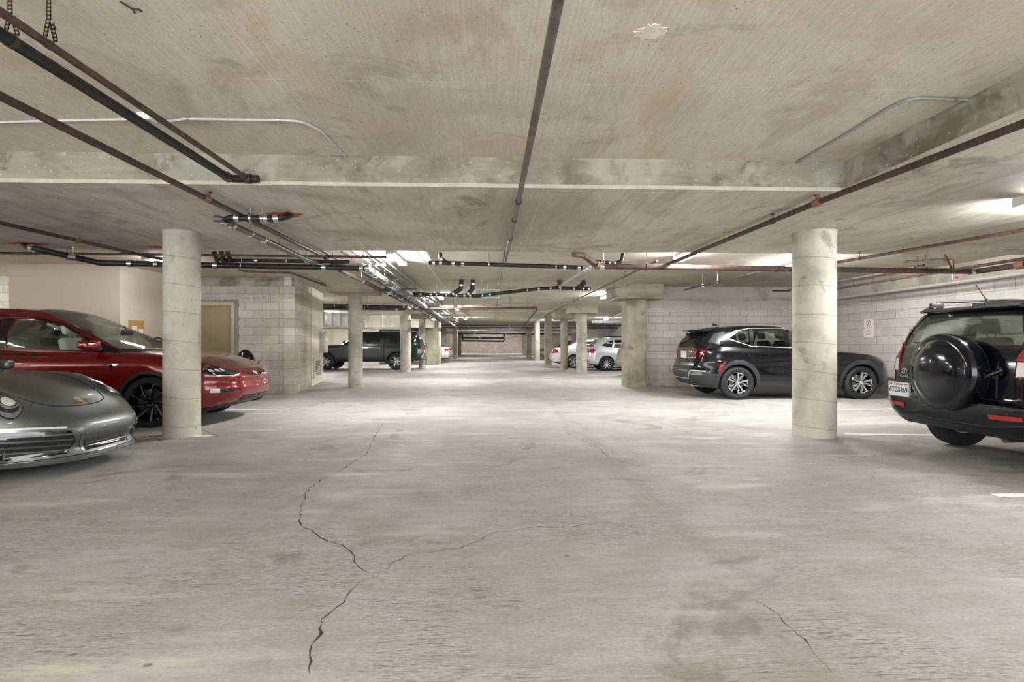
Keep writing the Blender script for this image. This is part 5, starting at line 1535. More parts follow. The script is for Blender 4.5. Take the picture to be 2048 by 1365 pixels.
    cr = c.patch('crest', 'T', [(.31, -.028), (.30, 0), (.31, .028), (.36, .03), (.385, .0), (.36, -.03)], M['gold'], off=.006, res=.02)
    c.patch('crest_field', 'T', [(.335, -.009), (.335, .009), (.35, .009), (.352, 0), (.35, -.009)], M['signred'], off=.008, res=.02, parent=cr)
    for y in (-.38, .38): c.seat(2.3, y, .85, M['cabin'], .22, .46, .12)
    b = MB(); b.tube([(L / 2 - 1.34, .35, .90), (L / 2 - 1.42, -.28, .93)], .008, 6); c.obj('wiper', b, M['plast'])
    c.wheels(.98, 3.43, .34, .25, .26, .905, 'five', 56)
silver_sports()

def black_crossover():
    L = 4.63
    c = Car('crossover_car', 'black crossover with angular silver wheels parked against the grey block wall', 'car', (4.35 + L / 2, 12.22, 0), 0, L)
    def warp(s, y, z, f):
        ay = abs(y); sg = 1 if y >= 0 else -1
        if ay > .7:
            y += sg * .03 * math.exp(-((z - .82) / .06) ** 2) * (math.exp(-((s - .95) / .45) ** 2) + math.exp(-((s - 3.75) / .5) ** 2))
            y -= sg * .035 * math.exp(-((z - .70) / .10) ** 2) * math.exp(-((s - 2.4) / .55) ** 2)
        if s > 4.2: s -= .035 * math.exp(-((z - .93) / .09) ** 2) * (ay < .75)
        if s > 4.2: s += .02 * math.exp(-((z - 1.09) / .03) ** 2)
        return s, y, z
    sp = dict(levels=[(0, .2, 4.46, .80), (.08, .1, 4.54, .86), (.22, .02, 4.61, .905), (.36, 0, 4.63, .93), (.48, .02, 4.57, .932), (.7, .04, 4.54, .93), (.88, .08, 4.53, .905), (1, .2, 4.45, .85)],
        n=(('c', .6, .6, .08, 2.2), ('c', .50, .42, .05, 2.2)), zlo=pchip([(0, .3), (.4, .22), (3.9, .22), (4.3, .27), (4.63, .34)]),
        zhi=pchip([(0, .78), (.25, .90), (.8, .99), (1.3, 1.03), (2.5, 1.09), (3.3, 1.11), (4.0, 1.15), (4.63, 1.12)]),
        crown=pchip([(0, .03), (.4, .05), (1.2, .06), (2, .02), (4.6, .01)]), wt=pchip([(0, .92), (.6, .98), (1.2, 1), (3.9, 1), (4.63, .93)]), warp=warp)
    c.body(sp, [M['p_black'], M['plastg'], M['cabin']], arches=[(.90, .365, .42, .93), (3.655, .365, .42, .93)], clad=lambda f, s: f < (.20 if s < 4.1 else .36), dark=(1.4, 4.5, .8), N=120, K=25)
    zr = pchip([(1.2, 1.36), (1.9, 1.50), (2.5, 1.60), (3.2, 1.615), (3.9, 1.57), (4.3, 1.50)])
    gs = dict(levels=[(0, 1.22, 4.50, .855), (.4, 1.72, 4.42, .81), (.8, 2.10, 4.30, .72), (1, 2.4, 4.20, .62)], n=(4, ('c', .40, .34, .04, 2.2)), zlo=lambda s: sp['zhi'](s) - .03, zhi=zr, crown=pchip([(2, .03), (4, .035)]))
    fw = [(1.78, 1.12), (2.46, 1.155), (2.46, 1.53), (2.3, 1.52), (1.98, 1.36)]
    rw = [(2.56, 1.16), (3.28, 1.18), (3.22, 1.53), (2.56, 1.54)]
    qw = [(3.36, 1.20), (3.80, 1.345), (3.62, 1.46), (3.32, 1.525)]
    bw = [(-.66, 1.15), (.66, 1.15), (.53, 1.49), (-.53, 1.49)]
    ws = [(-.7, 1.13), (.7, 1.13), (.55, 1.48), (-.55, 1.48)]
    c.house(gs, [M['p_black']], holes=[('S', fw), ('S', rw), ('S', qw), ('B', bw), ('F', ws)], N=100, K=14)
    gb = [c.gbv]
    for w_ in (fw,): c.patch2('window', w_, M['g_mid'], off=-.012, thick=.004, bv=gb, res=.08)
    for w_ in (rw, qw): c.patch2('window', w_, M['g_mid'], off=-.012, thick=.004, bv=gb, res=.08)
    c.patch('rear_window', 'B', bw, M['g_dark'], off=-.01, thick=.004, bv=gb, res=.08)
    c.patch('windshield', 'F', ws, M['g_mid'], off=-.01, thick=.004, bv=gb, res=.08)
    c.strip2('window_trim', [(1.7, 1.095), (2.5, 1.135), (3.33, 1.165), (3.86, 1.34)], .016, M['alloy'], bv=gb, off=.005)
    c.strip2('window_trim', [(3.86, 1.36), (3.66, 1.49), (3.3, 1.56), (2.6, 1.565), (2.3, 1.545), (1.95, 1.38), (1.7, 1.11)], .014, M['alloy'], bv=gb, off=.005)
    for d in ('R', 'L'):
        c.strip('pillar_trim', d, [(2.51, 1.15), (2.51, 1.54)], .085, M['blackgl'], bv=gb, off=.003)
        c.strip('pillar_trim', d, [(3.33, 1.19), (3.265, 1.545)], .07, M['alloyd'], bv=gb, off=.003)
        c.patch('quarter_reflection', d, [(4.02, 1.20), (4.26, 1.26), (4.10, 1.44), (3.86, 1.50), (3.92, 1.42), (4.0, 1.34)], M['satin'], bv=gb, off=.006)  # silver patch imitating the bright streak reflected on the rear pillar
        c.patch('arch_trim', d, annulus(.90, .365, .415, .50, -12, 192), M['plastg'], off=.012, res=.06)
        c.patch('arch_trim', d, annulus(3.655, .365, .415, .50, -12, 192), M['plastg'], off=.012, res=.06)
        r_ = c.patch('side_reflector', d, [(4.06, .62), (4.12, .62), (4.04, .78), (3.95, .84), (3.97, .78)], M['tail'], off=.017)
        c.patch('door_handle', d, [(3.02, .965), (3.26, .985), (3.26, 1.01), (3.02, .99)], M['p_black'], off=.03, rnd=1)
        c.patch('door_handle', d, [(2.12, .955), (2.36, .97), (2.36, .995), (2.12, .98)], M['p_black'], off=.03, rnd=1)
        c.strip('door_gap', d, [(3.42, 1.17), (3.42, 1.0), (3.28, .80), (3.18, .6), (3.12, .35)], .006, M['gap'], off=.001)
        c.strip('door_gap', d, [(2.5, 1.12), (2.48, .8), (2.45, .3)], .006, M['gap'], off=.001)
        c.strip('door_gap', d, [(1.65, 1.06), (1.55, .8), (1.5, .3)], .006, M['gap'], off=.001)
        c.strip('crease', d, [(3.0, 1.02), (2.2, 1.0), (1.5, .97)], .010, M['blackgl'], off=.004)
        c.strip('sill_trim', d, [(1.5, .44), (3.1, .46)], .012, M['blackgl'], off=.006)
    bar = c.patch('tail_lamp', 'B', [(-.84, 1.075), (.84, 1.075), (.86, 1.115), (-.86, 1.115)], M['blackgl'], off=.012, res=.05)
    c.patch('light_bar', 'B', [(-.82, 1.083), (.82, 1.083), (.82, 1.105), (-.82, 1.105)], M['tail'], off=.018, res=.05, parent=bar)
    for sg in (1, -1):
        for y0 in (.58, .74):
            c.patch('tail_fang', 'B', [(sg * y0, 1.065), (sg * (y0 + .07), 1.065), (sg * (y0 - .02), .90), (sg * (y0 - .05), .90)], M['tail'], off=.010, parent=bar)
        c.patch('fog_reflector', 'B', [(sg * .58, .52), (sg * .86, .55), (sg * .86, .60), (sg * .55, .61)], M['head'], off=.008)
        c.patch('red_reflector', 'B', [(sg * .60, .575), (sg * .66, .58), (sg * .66, .60), (sg * .60, .60)], M['tail'], off=.012)
        c.patch('headlamp', 'F', [(sg * .62, .66), (sg * .88, .70), (sg * .88, .82), (sg * .62, .80)], M['head'], off=.008)
        c.patch('indicator', 'R' if sg < 0 else 'L', [(.12, .83), (.34, .88), (.30, .91), (.12, .87)], M['orange'], off=.008)
        c.mirror(1.85, sg, .86, 1.16, M['p_black'], .12, .2, .14)
    c.strip('bumper_trim', 'B', [(-.86, .62), (-.62, .63), (-.45, .44), (.45, .44), (.62, .63), (.86, .62)], .022, M['alloy'], off=.010)
    c.strip('hatch_gap', 'B', [(-.70, 1.06), (-.66, .88), (-.62, .68), (.62, .68), (.66, .88), (.70, 1.06)], .007, M['gap'], off=.001)
    pl = c.patch('number_plate', 'B', rc(-.155, .155, .90, 1.05), M['platew'], off=.010, flat=True)
    c.patch('plate_band', 'B', rc(-.12, .12, .945, 1.005), M['emt'], off=.012, flat=True, parent=pl)
    b = MB(); x = -L / 2 + .40
    b.prism([(-.20, 1.535), (-.16, 1.505), (.22, 1.50), (.22, 1.598), (-.05, 1.572)], lambda u, v, w: (x - .0 + u, w, v), -.55, .55)
    for i in range(len(b.v)):
        v = b.v[i]; b.v[i] = (v[0] + .08 * (abs(v[1]) / .55) ** 3, v[1], v[2] - .0)
    sp_ = c.obj('roof_spoiler', b, M['p_black'])
    c.patch('brake_light', 'B', rc(-.15, .15, 1.585, 1.600), M['tail'], off=.0)
    b = MB(); x = L / 2 - 3.75
    b.prism([(-.09, 1.635), (.09, 1.645), (-.03, 1.68), (-.08, 1.70)], lambda u, v, w: (x + u, w, v), -.012, .012); c.obj('roof_fin', b, M['p_black'])
    for y in (-.4, .4): c.seat(2.35, y, 1.0, M['cabin'], .30, .5)
    for y in (-.46, .0, .46): c.seat(3.25, y, 1.0, M['cabin'], .26, .42, .15, 'rear_seat')
    b = MB(); b.tube([(-L / 2 + .12, -.45, .29), (-L / 2 + .5, -.45, .27)], .03, 12); c.obj('exhaust_tip', b, M['chrome'])
    b = MB(); b.rbox(L / 2 - 1.5, 0, 1.06, .4, 1.45, .12, .04, 3); c.obj('dashboard', b, M['plast'])
    c.wheels(.90, 3.655, .365, .235, .245, .925, 'angular', 64)
black_crossover()

def black_suv():
    L = 4.42
    c = Car('sport_utility_vehicle', 'black SUV with a glossy spare wheel cover on its tailgate at the right edge', 'car', (4.72 + L / 2, 5.42, 0), 0, L)
    def warp(s, y, z, f):
        ay = abs(y); sg = 1 if y >= 0 else -1
        if ay > .7: y += sg * .02 * math.exp(-((z - .8) / .12) ** 2) * (math.exp(-((s - .9) / .4) ** 2) + math.exp(-((s - 3.55) / .4) ** 2))
        return s, y, z
    sp = dict(levels=[(0, .18, 4.27, .78), (.08, .08, 4.36, .84), (.20, .0, 4.40, .885), (.33, .0, 4.42, .9075), (.37, .0, 4.42, .9075), (.41, .0, 4.34, .905), (.7, .05, 4.33, .905), (.9, .1, 4.31, .885), (1, .2, 4.28, .85)],
        fl=[0, .03, .06, .1, .15, .2, .26, .31, .35, .37, .385, .40, .42, .47, .53, .6, .67, .74, .8, .86, .91, .95, .98, 1],
        n=(('c', .5, .5, .06, 2.2), ('c', .22, .20, .035, 2.2)), zlo=pchip([(0, .3), (.5, .24), (3.7, .25), (4.42, .33)]),
        zhi=pchip([(0, .88), (.3, 1.0), (1, 1.07), (1.5, 1.11), (4.42, 1.16)]),
        crown=pchip([(0, .03), (.4, .05), (1.2, .06), (2, .01), (4.6, .01)]), wt=pchip([(0, .92), (.6, 1), (4.0, 1), (4.42, .97)]), warp=warp)
    c.body(sp, [M['p_black2'], M['plast'], M['cabin']], arches=[(.86, .36, .40, .905), (3.52, .36, .40, .905)], clad=lambda f, s: f < .08, dark=(1.4, 4.3, .8), N=120)
    zr = pchip([(1.2, 1.38), (1.7, 1.52), (2.3, 1.625), (3.2, 1.655), (4.3, 1.60)])
    gs = dict(levels=[(0, 1.15, 4.29, .85), (.5, 1.62, 4.22, .80), (.85, 1.98, 4.13, .72), (1, 2.2, 4.05, .64)], n=(4, ('c', .22, .20, .03, 2.2)), zlo=lambda s: sp['zhi'](s) - .03, zhi=zr, crown=pchip([(2, .03), (4, .035)]))
    bw = [(-.70, 1.19), (.70, 1.19), (.72, 1.26), (.585, 1.56), (-.585, 1.56), (-.72, 1.26)]
    ws = [(-.7, 1.16), (.7, 1.16), (.56, 1.5), (-.56, 1.5)]
    fw = [(1.75, 1.15), (2.4, 1.17), (2.4, 1.54), (2.15, 1.52), (1.85, 1.32)]
    rw = [(2.5, 1.17), (3.3, 1.19), (3.3, 1.55), (2.5, 1.55)]
    qw = [(3.42, 1.2), (4.0, 1.24), (3.95, 1.45), (3.42, 1.54)]
    c.house(gs, [M['p_black2']], holes=[('S', fw), ('S', rw), ('S', qw), ('B', bw), ('F', ws)], N=110, K=16)
    gb = [c.gbv]
    for w_ in (fw,): c.patch2('window', w_, M['g_clear'], off=-.012, thick=.004, bv=gb, res=.08)
    for w_ in (rw, qw): c.patch2('window', w_, M['g_mid'], off=-.012, thick=.004, bv=gb, res=.08)
    c.patch('rear_window', 'B', bw, M['g_mid'], off=-.008, thick=.004, bv=gb, res=.08)
    c.patch('windshield', 'F', ws, M['g_clear'], off=-.01, thick=.004, bv=gb, res=.08)
    c.strip('window_seal', 'B', bw, .03, M['blackgl'], off=.001, bv=gb, closed=True)
    for sg in (1, -1):
        d = 'L' if sg > 0 else 'R'
        t = c.patch('tail_lamp', 'B', [(sg * y, z) for y, z in [(.70, .90), (.885, .92), (.90, 1.05), (.885, 1.16), (.80, 1.245), (.74, 1.22), (.70, 1.12)]], M['tail'], off=.012, res=.03)
        c.patch('clear_lens', 'B', [(sg * y, z) for y, z in [(.71, .91), (.875, .925), (.88, 1.04), (.71, 1.045)]], M['tailw'], off=.016, res=.03, parent=t)
        c.patch('chrome_band', 'B', [(sg * y, z) for y, z in [(.70, 1.06), (.89, 1.06), (.89, 1.075), (.70, 1.075)]], M['chrome'], off=.020, res=.03, parent=t)
        c.patch('tail_lamp_side', d, [(4.02, 1.04), (4.20, .93), (4.22, 1.10), (4.08, 1.12)], M['tail'], off=.012, res=.04)
        c.patch('red_reflector', 'B', [(sg * .52, .50), (sg * .80, .51), (sg * .80, .55), (sg * .52, .545)], M['tail'], off=.007, res=.03)
        c.patch('arch_trim', d, annulus(.86, .36, .396, .45, -10, 190), M['p_black2'], off=.010, res=.06)
        c.patch('arch_trim', d, annulus(3.52, .36, .396, .45, -10, 190), M['p_black2'], off=.010, res=.06)
        c.strip('door_gap', d, [(3.36, 1.16), (3.32, .9), (3.1, .6), (3.05, .3)], .006, M['gap'], off=.001)
        c.strip('door_gap', d, [(2.45, 1.14), (2.42, .3)], .006, M['gap'], off=.001)
        c.patch('headlamp', 'F', [(sg * .55, .78), (sg * .86, .8), (sg * .86, .94), (sg * .6, .9)], M['head'], off=.008)
        b = MB(); xx = L / 2
        b.tube([(xx - 2.1, sg * .56, 1.655), (xx - 2.2, sg * .565, 1.71), (xx - 3.1, sg * .575, 1.735), (xx - 3.95, sg * .56, 1.70), (xx - 4.06, sg * .55, 1.64)], .014, 10, .08)
        b.rbox(xx - 3.98, sg * .555, 1.665, .16, .04, .05, .012, 2); b.rbox(xx - 2.16, sg * .56, 1.665, .14, .04, .05, .012, 2)
        c.obj('roof_rail', b, M['plast'])
        c.mirror(1.8, sg, .84, 1.2, M['p_black2'], .13, .2, .17)
    xr = -L / 2
    # step of the rear bumper and lower valance
    c.strip('bumper_edge', 'B', [(-.86, .615), (.86, .615)], .010, M['plastg'], off=.003)
    c.strip('valance_line', 'B', [(-.80, .47), (-.5, .42), (.5, .42), (.80, .47)], .012, M['plastg'], off=.004)
    c.strip('tailgate_gap', 'B', [(-.69, 1.15), (-.68, .68), (.68, .68), (.69, 1.15)], .009, M['gap'], off=.001)
    c.strip('hinge_line', 'B', [(-.50, .70), (-.50, 1.12)], .05, M['p_black2'], off=.012)
    # glossy spare wheel cover
    yc, zc = -.09, .925; R = .40; x0 = xr + .075
    T_ = Matrix.Translation((x0, yc, zc)) @ Matrix.Rotation(-PI / 2, 4, 'Y')
    b = MB()
    prof = [(R * .97, .0), (R, .03), (R, .13), (R * .995, .155), (R * .97, .175), (R * .90, .188), (R * .83, .192)]
    b.lathe([(R * .8, 0)] + prof + [(R * .82, .196), (R * .80, .20), (R * .76, .213), (R * .6, .238), (R * .4, .253), (R * .2, .26), (0, .262)], 72, 0, T_)
    cv = c.obj('spare_wheel_cover', b, M['p_black2'], 35)
    b = MB(); b.lathe([(R * .88, -.01), (R * .96, -.01), (R * .96, .03), (R * .88, .03)], 64, 0, T_, closed=True); b.out('spare_tyre', M['tyre'], cv, 40)
    b = MB(); b.tube([(xr + .10, yc - .30, zc - .12), (xr - .0, yc - .42, zc - .02), (xr + .09, yc - .50, zc + .05)], .02, 10, .05); c.obj('tailgate_handle', b, M['p_black2'])
    pl = c.patch('number_plate', 'B', rc(.42, .725, .615, .775), M['platew'], off=.012, flat=True)
    pp = c.hit('B', .55, .70)[0]; px_ = min(c.hit('B', y, z)[0].x for y in (.40, .69) for z in (.62, .77)) - .0135
    text('6TGS369', .088, M['plateb'], pl, (px_, .572, .685), (PI / 2, 0, -PI / 2), 'plate_number', ext=.0012, sx=.82)
    text('California', .034, M['signred'], pl, (px_, .572, .752), (PI / 2, 0, -PI / 2), 'plate_state_name', ext=.0012)
    b = MB()
    for k in (-1, 1): b.box(px_ - .001, px_ + .001, .572 + k * .11 - .018, .572 + k * .11 + .018, .748, .760)
    b.out('plate_stickers', M['tail'], pl)
    c.patch('plate_recess', 'B', rc(.385, .76, .60, .80), M['blackgl'], off=.003)
    ex = c.hit('B', .60, .90)[0]
    b = MB()
    def ring(cy, cz, a, b_, r=.0045): b.tube([(ex.x - .006, cy + a * math.cos(t), cz + b_ * math.sin(t)) for t in [2 * PI * i / 28 for i in range(28)]], r, 6, closed=True)
    ring(.615, .905, .047, .032); ring(.615, .905, .014, .030); ring(.615, .918, .030, .013); c.obj('emblem', b, M['chrome'])
    text('RAV4', .05, M['chrome'], c.root, (ex.x - .008, .615, .845), (PI / 2, 0, -PI / 2), 'model_lettering', ext=.003)
    # spoiler, lamp, aerial, wiper
    b = MB(); b.prism([(-.17, 1.605), (-.15, 1.588), (.12, 1.605), (.12, 1.678), (-.08, 1.658)], lambda u, v, w: (xr + .37 + u, w, v), -.58, .58)
    for i in range(len(b.v)):
        v = b.v[i]; b.v[i] = (v[0] + .06 * (abs(v[1]) / .6) ** 3, v[1], v[2] - .02 * (abs(v[1]) / .6) ** 2)
    s_ = c.obj('roof_spoiler', b, M['p_black2'])
    b = MB(); b.rbox(xr + .185, 0, 1.617, .012, .34, .026, .005, 2); b.out('brake_light', M['tailw'], s_)
    b = MB(); b.tube([(xr + .62, .12, 1.69), (xr + .50, .12, 1.86)], .005, 8); b.lathe([(.022, -.01), (.018, .02), (0, .03)], 14, 0, Matrix.Translation((xr + .62, .12, 1.68))); c.obj('aerial', b, M['plast'])
    b = MB(); b.tube([(xr + .12, .1, 1.21), (xr + .125, .5, 1.235)], .009, 8); b.rbox(xr + .12, .08, 1.215, .03, .07, .04, .01, 2); c.obj('rear_wiper', b, M['plast'])
    b = MB(); b.tube([(xr + .17, .08, 1.53), (xr + .15, .06, 1.51), (xr + .16, .02, 1.52)], .007, 6, .01); c.obj('washer_jet', b, M['chrome'])
    for y in (-.4, .4): c.seat(2.3, y, 1.0, M['cabin'], .30, .5)
    for y in (-.44, .44): c.seat(3.35, y, 1.02, M['cabin'], .28, .42, .18, 'rear_seat')
    b = MB(); b.tube([(xr + .2, -.5, .30), (xr + .65, -.48, .30)], .035, 12); b.rbox(xr + .9, -.45, .31, .5, .22, .12, .05, 3); c.obj('exhaust', b, M['brown'])
    b = MB(); b.rbox(L / 2 - 1.45, 0, 1.1, .4, 1.4, .12, .04, 3); c.obj('dashboard', b, M['plast'])
    c.wheels(.86, 3.52, .36, .235, .225, .885, 'five', 64)
black_suv()
# ---------------------------------------------------------------- vehicles farther away
def simple_car(name, label, cat, loc, rz, L, W, pmat, zlo, zhi, levels, n, roof, glv, side, rearw, frontw, wheels, style, tail, head, clad=.1, cladm='plast', crown=.04, extra=None, wt=None, group=None, N=70, archm=None):
    c = Car(name, label, cat, loc, rz, L, group)
    sf, sr, R, rimR, ytr = wheels
    sp = dict(levels=levels, n=n, zlo=pchip(zlo), zhi=pchip(zhi), crown=pchip([(0, .0), (.4, crown), (1.2, crown), (L, .02)]), wt=wt or pchip([(0, .93), (.6, 1), (L - .6, 1), (L, .95)]))
    c.body(sp, [M[pmat], M[cladm], M['cabin']], arches=[(sf, R, R * 1.13, W), (sr, R, R * 1.13, W)], clad=clad, N=N, K=14)
    gs = dict(levels=glv, n=(3.6, 4.5), zlo=lambda s: sp['zhi'](s) - .03, zhi=pchip(roof), crown=pchip([(1, .03), (L, .03)]))
    c.house(gs, [M[pmat]], hollow=False, N=60, K=8)
    gb = [c.gbv]
    for p in side: c.patch2('window', p, M['g_black'], bv=gb, res=.1, off=.004)
    if rearw: c.patch('rear_window', rearw[0], rearw[1], M['g_black'], bv=gb, res=.1, off=.004)
    if frontw: c.patch('windshield', frontw[0], frontw[1], M['g_black'], bv=gb, res=.1, off=.004)
    for sg in (1, -1):
        c.patch('tail_lamp', 'B', [(sg * y, z) for y, z in tail], M['tail'], off=.008)
        c.patch('headlamp', 'F', [(sg * y, z) for y, z in head], M['head'], off=.008)
        c.mirror(glv[0][1] + .55, sg, W * .90, zhi[2][1] + .16, M[pmat], .12, .18, .13)
        if archm:
            for s0 in (sf, sr): c.patch('arch_trim', 'L' if sg > 0 else 'R', annulus(s0, R, R * 1.12, R * 1.12 + .08, -10, 190), M[archm], off=.01, res=.08)
    c.wheels(sf, sr, R, .22, rimR, ytr, style, 40)
    if extra: extra(c)
    return c
# dark green pickup, nose to the left
def ex_truck(c):
    L = c.L; xr = -L / 2
    # grooves, cap, handles, bumper, mirror
    for d in ('L', 'R'):
        c.strip('door_gap', d, [(1.62, 1.05), (1.60, .5)], .012, M['gap'], off=.002)
        c.strip('door_gap', d, [(2.72, 1.1), (2.72, .5)], .012, M['gap'], off=.002)
        c.strip('door_gap', d, [(3.55, 1.1), (3.50, .5)], .012, M['gap'], off=.002)
        c.strip('bed_gap', d, [(3.64, 1.8), (3.64, 1.2), (3.64, .5)], .03, M['gap'], off=.003)
        c.patch('door_handle', d, [(2.5, 1.02), (2.66, 1.02), (2.66, 1.05), (2.5, 1.05)], M['chrome'], off=.03)
        c.patch('door_handle', d, [(3.34, 1.02), (3.5, 1.02), (3.5, 1.05), (3.34, 1.05)], M['chrome'], off=.03)
    b = MB(); b.rbox(xr + .02, 0, .62, .16, 1.7, .2, .04, 3); c.obj('rear_bumper', b, M['chrome'])
    b = MB(); b.rbox(-xr - .05, 0, .6, .18, 1.72, .26, .05, 3); c.obj('front_bumper', b, M['plast'])
    b = MB(); b.box(xr + 1.3, -xr - 1.6, -.93, -.86, .38, .43); b.box(xr + 1.3, -xr - 1.6, .86, .93, .38, .43); c.obj('running_board', b, M['plast'])
    c.patch('grille', 'F', rc(-.6, .6, .75, 1.0), M['plast'], off=.006)
    c.patch('plate', 'B', rc(-.15, .15, .78, .92), M['platew'], off=.01)
simple_car('pickup_truck', 'dark green pickup with cargo cap parked nose left beyond the block built room', 'truck', (-3.28 - 2.7, 25.75, 0), PI, 5.4, .95, 'p_green',
    [(0, .42), (.5, .38), (4.8, .42), (5.4, .5)], [(0, 1.02), (.3, 1.10), (1.3, 1.15), (1.9, 1.16), (5.4, 1.16)],
    [(0, .12, 5.3, .86), (.12, .03, 5.38, .93), (.4, 0, 5.4, .95), (.75, .03, 5.4, .95), (1, .15, 5.36, .91)], (('c', .4, .4, .05, 2.2), ('c', .12, .12, .02, 2.2)),
    [(1.2, 1.4), (1.9, 1.66), (2.4, 1.78), (5.4, 1.80)], [(0, 1.25, 5.36, .90), (.5, 1.8, 5.24, .84), (1, 2.25, 5.08, .72)],
    [[(1.85, 1.2), (2.62, 1.2), (2.62, 1.62), (2.3, 1.62)], [(2.8, 1.2), (3.45, 1.2), (3.45, 1.63), (2.8, 1.64)], [(3.85, 1.24), (4.75, 1.24), (4.75, 1.6), (3.85, 1.62)], [(4.86, 1.24), (5.2, 1.24), (5.1, 1.58), (4.86, 1.6)]],
    ('B', rc(-.6, .6, 1.25, 1.6)), ('F', rc(-.7, .7, 1.25, 1.6)), (.95, 4.21, .40, .26, .94), 'split',
    [(.74, .80), (.92, .80), (.92, 1.12), (.74, 1.12)], [(.6, .86), (.9, .86), (.9, 1.05), (.6, 1.02)], extra=ex_truck, archm='plast')
def ex_wagon(c):
    L = c.L
    for sg in (1, -1):
        b = MB(); b.tube([(L / 2 - 1.9, sg * .56, 1.50), (L / 2 - 2.0, sg * .56, 1.545), (L / 2 - 3.4, sg * .56, 1.55), (L / 2 - 3.5, sg * .56, 1.50)], .018, 8); c.obj('roof_rail', b, M['plast'])
        d = 'L' if sg > 0 else 'R'
        c.strip('door_gap', d, [(2.5, 1.0), (2.48, .3)], .008, M['gap'], off=.002); c.strip('door_gap', d, [(3.3, 1.05), (3.1, .6), (3.05, .3)], .008, M['gap'], off=.002)
        c.patch('door_handle', d, [(3.0, .88), (3.2, .89), (3.2, .91), (3.0, .90)], M['alloy'], off=.03)
        c.patch('tail_lamp_side', d, [(4.02, .90), (4.30, .78), (4.33, .90), (4.1, 1.02)], M['tail'], off=.01)
        c.patch('red_reflector', 'B', [(sg * .6, .4), (sg * .75, .4), (sg * .75, .45), (sg * .6, .45)], M['tail'], off=.01)
    b = MB(); b.rbox(-L / 2 + .38, 0, 1.47, .3, 1.1, .03, .01, 2); c.obj('roof_spoiler', b, M['p_silw'])
    c.patch('number_plate', 'B', rc(-.15, .15, .72, .86), M['platew'], off=.01)
simple_car('hatchback_car', 'silver white wagon with black roof rails beside the square column', 'car', (4.22 + 2.2, 24.35, 0), 0, 4.4, .89, 'p_silw',
    [(0, .28), (.4, .22), (4, .24), (4.4, .32)], [(0, .7), (.3, .85), (1.1, .95), (3, .99), (4.1, 1.04), (4.4, .98)],
    [(0, .15, 4.28, .80), (.12, .03, 4.37, .87), (.35, 0, 4.4, .89), (.7, .04, 4.36, .89), (1, .2, 4.26, .83)], (('c', .6, .6, .08, 2.2), ('c', .35, .35, .05, 2.2)),
    [(1.0, 1.22), (1.8, 1.42), (2.4, 1.48), (3.4, 1.48), (4.2, 1.38)], [(0, 1.1, 4.24, .82), (.5, 1.65, 4.08, .77), (1, 2.15, 3.82, .58)],
    [[(1.6, 1.0), (2.42, 1.02), (2.42, 1.38), (2.2, 1.38)], [(2.52, 1.02), (3.2, 1.04), (3.1, 1.39), (2.52, 1.4)], [(3.28, 1.05), (3.75, 1.14), (3.45, 1.32), (3.2, 1.38)]],
    ('B', [(-.6, 1.08), (.6, 1.08), (.5, 1.36), (-.5, 1.36)]), ('F', [(-.65, 1.02), (.65, 1.02), (.52, 1.36), (-.52, 1.36)]), (.88, 3.52, .325, .215, .885), 'multi',
    [(.56, .82), (.86, .80), (.86, .96), (.66, .98)], [(.5, .6), (.85, .62), (.85, .75), (.55, .72)], clad=.1, cladm='p_silw', extra=ex_wagon)
def ex_sedan(c):
    for sg in (1, -1):
        d = 'L' if sg > 0 else 'R'
        c.strip('door_gap', d, [(2.6, .98), (2.58, .3)], .01, M['gap'], off=.002)
        c.patch('tail_lamp_side', d, [(4.45, .78), (4.68, .78), (4.7, .92), (4.55, .96)], M['tail'], off=.01)
        c.strip('bumper_line', 'B', [(sg * .3, .45), (sg * .8, .47)], .02, M['chrome'], off=.01)
    c.patch('number_plate', 'B', rc(-.15, .15, .66, .80), M['platew'], off=.01)
simple_car('sedan_car', 'white sedan parked behind the slim pale column', 'car', (2.95 + 2.4, 27.1, 0), 0, 4.8, .90, 'p_white',
    [(0, .25), (.4, .2), (4.4, .24), (4.8, .3)], [(0, .68), (.3, .82), (1.2, .94), (3, .98), (4.3, 1.02), (4.8, .92)],
    [(0, .15, 4.68, .82), (.12, .03, 4.77, .88), (.35, 0, 4.8, .90), (.7, .04, 4.77, .90), (1, .2, 4.62, .84)], (('c', .6, .6, .08, 2.2), ('c', .4, .4, .06, 2.2)),
    [(1.0, 1.18), (1.9, 1.36), (2.6, 1.42), (3.3, 1.40), (4.3, 1.12)], [(0, 1.2, 4.35, .80), (.5, 1.75, 3.95, .74), (1, 2.25, 3.4, .55)],
    [[(1.75, .99), (2.55, 1.0), (2.55, 1.33), (2.3, 1.33)], [(2.65, 1.0), (3.45, 1.03), (3.2, 1.30), (2.65, 1.34)]],
    ('T', [(3.5, -.5), (4.15, -.6), (4.15, .6), (3.5, .5)]), ('F', [(-.65, 1.0), (.65, 1.0), (.52, 1.3), (-.52, 1.3)]), (.85, 3.72, .33, .23, .895), 'five',
    [(.52, .74), (.86, .76), (.86, .92), (.56, .90)], [(.5, .6), (.85, .62), (.85, .75), (.55, .72)], clad=.05, cladm='p_white', extra=ex_sedan)
def ex_grey(c):
    b = MB(); b.rbox(-c.L / 2 + .04, 0, .52, .16, 1.7, .2, .04, 3); c.obj('rear_bumper', b, M['p_grey'])
    for sg in (1, -1):
        c.patch('clear_lens', 'B', [(sg * .68, .94), (sg * .80, .94), (sg * .80, 1.06), (sg * .68, 1.06)], M['tailw'], off=.014)
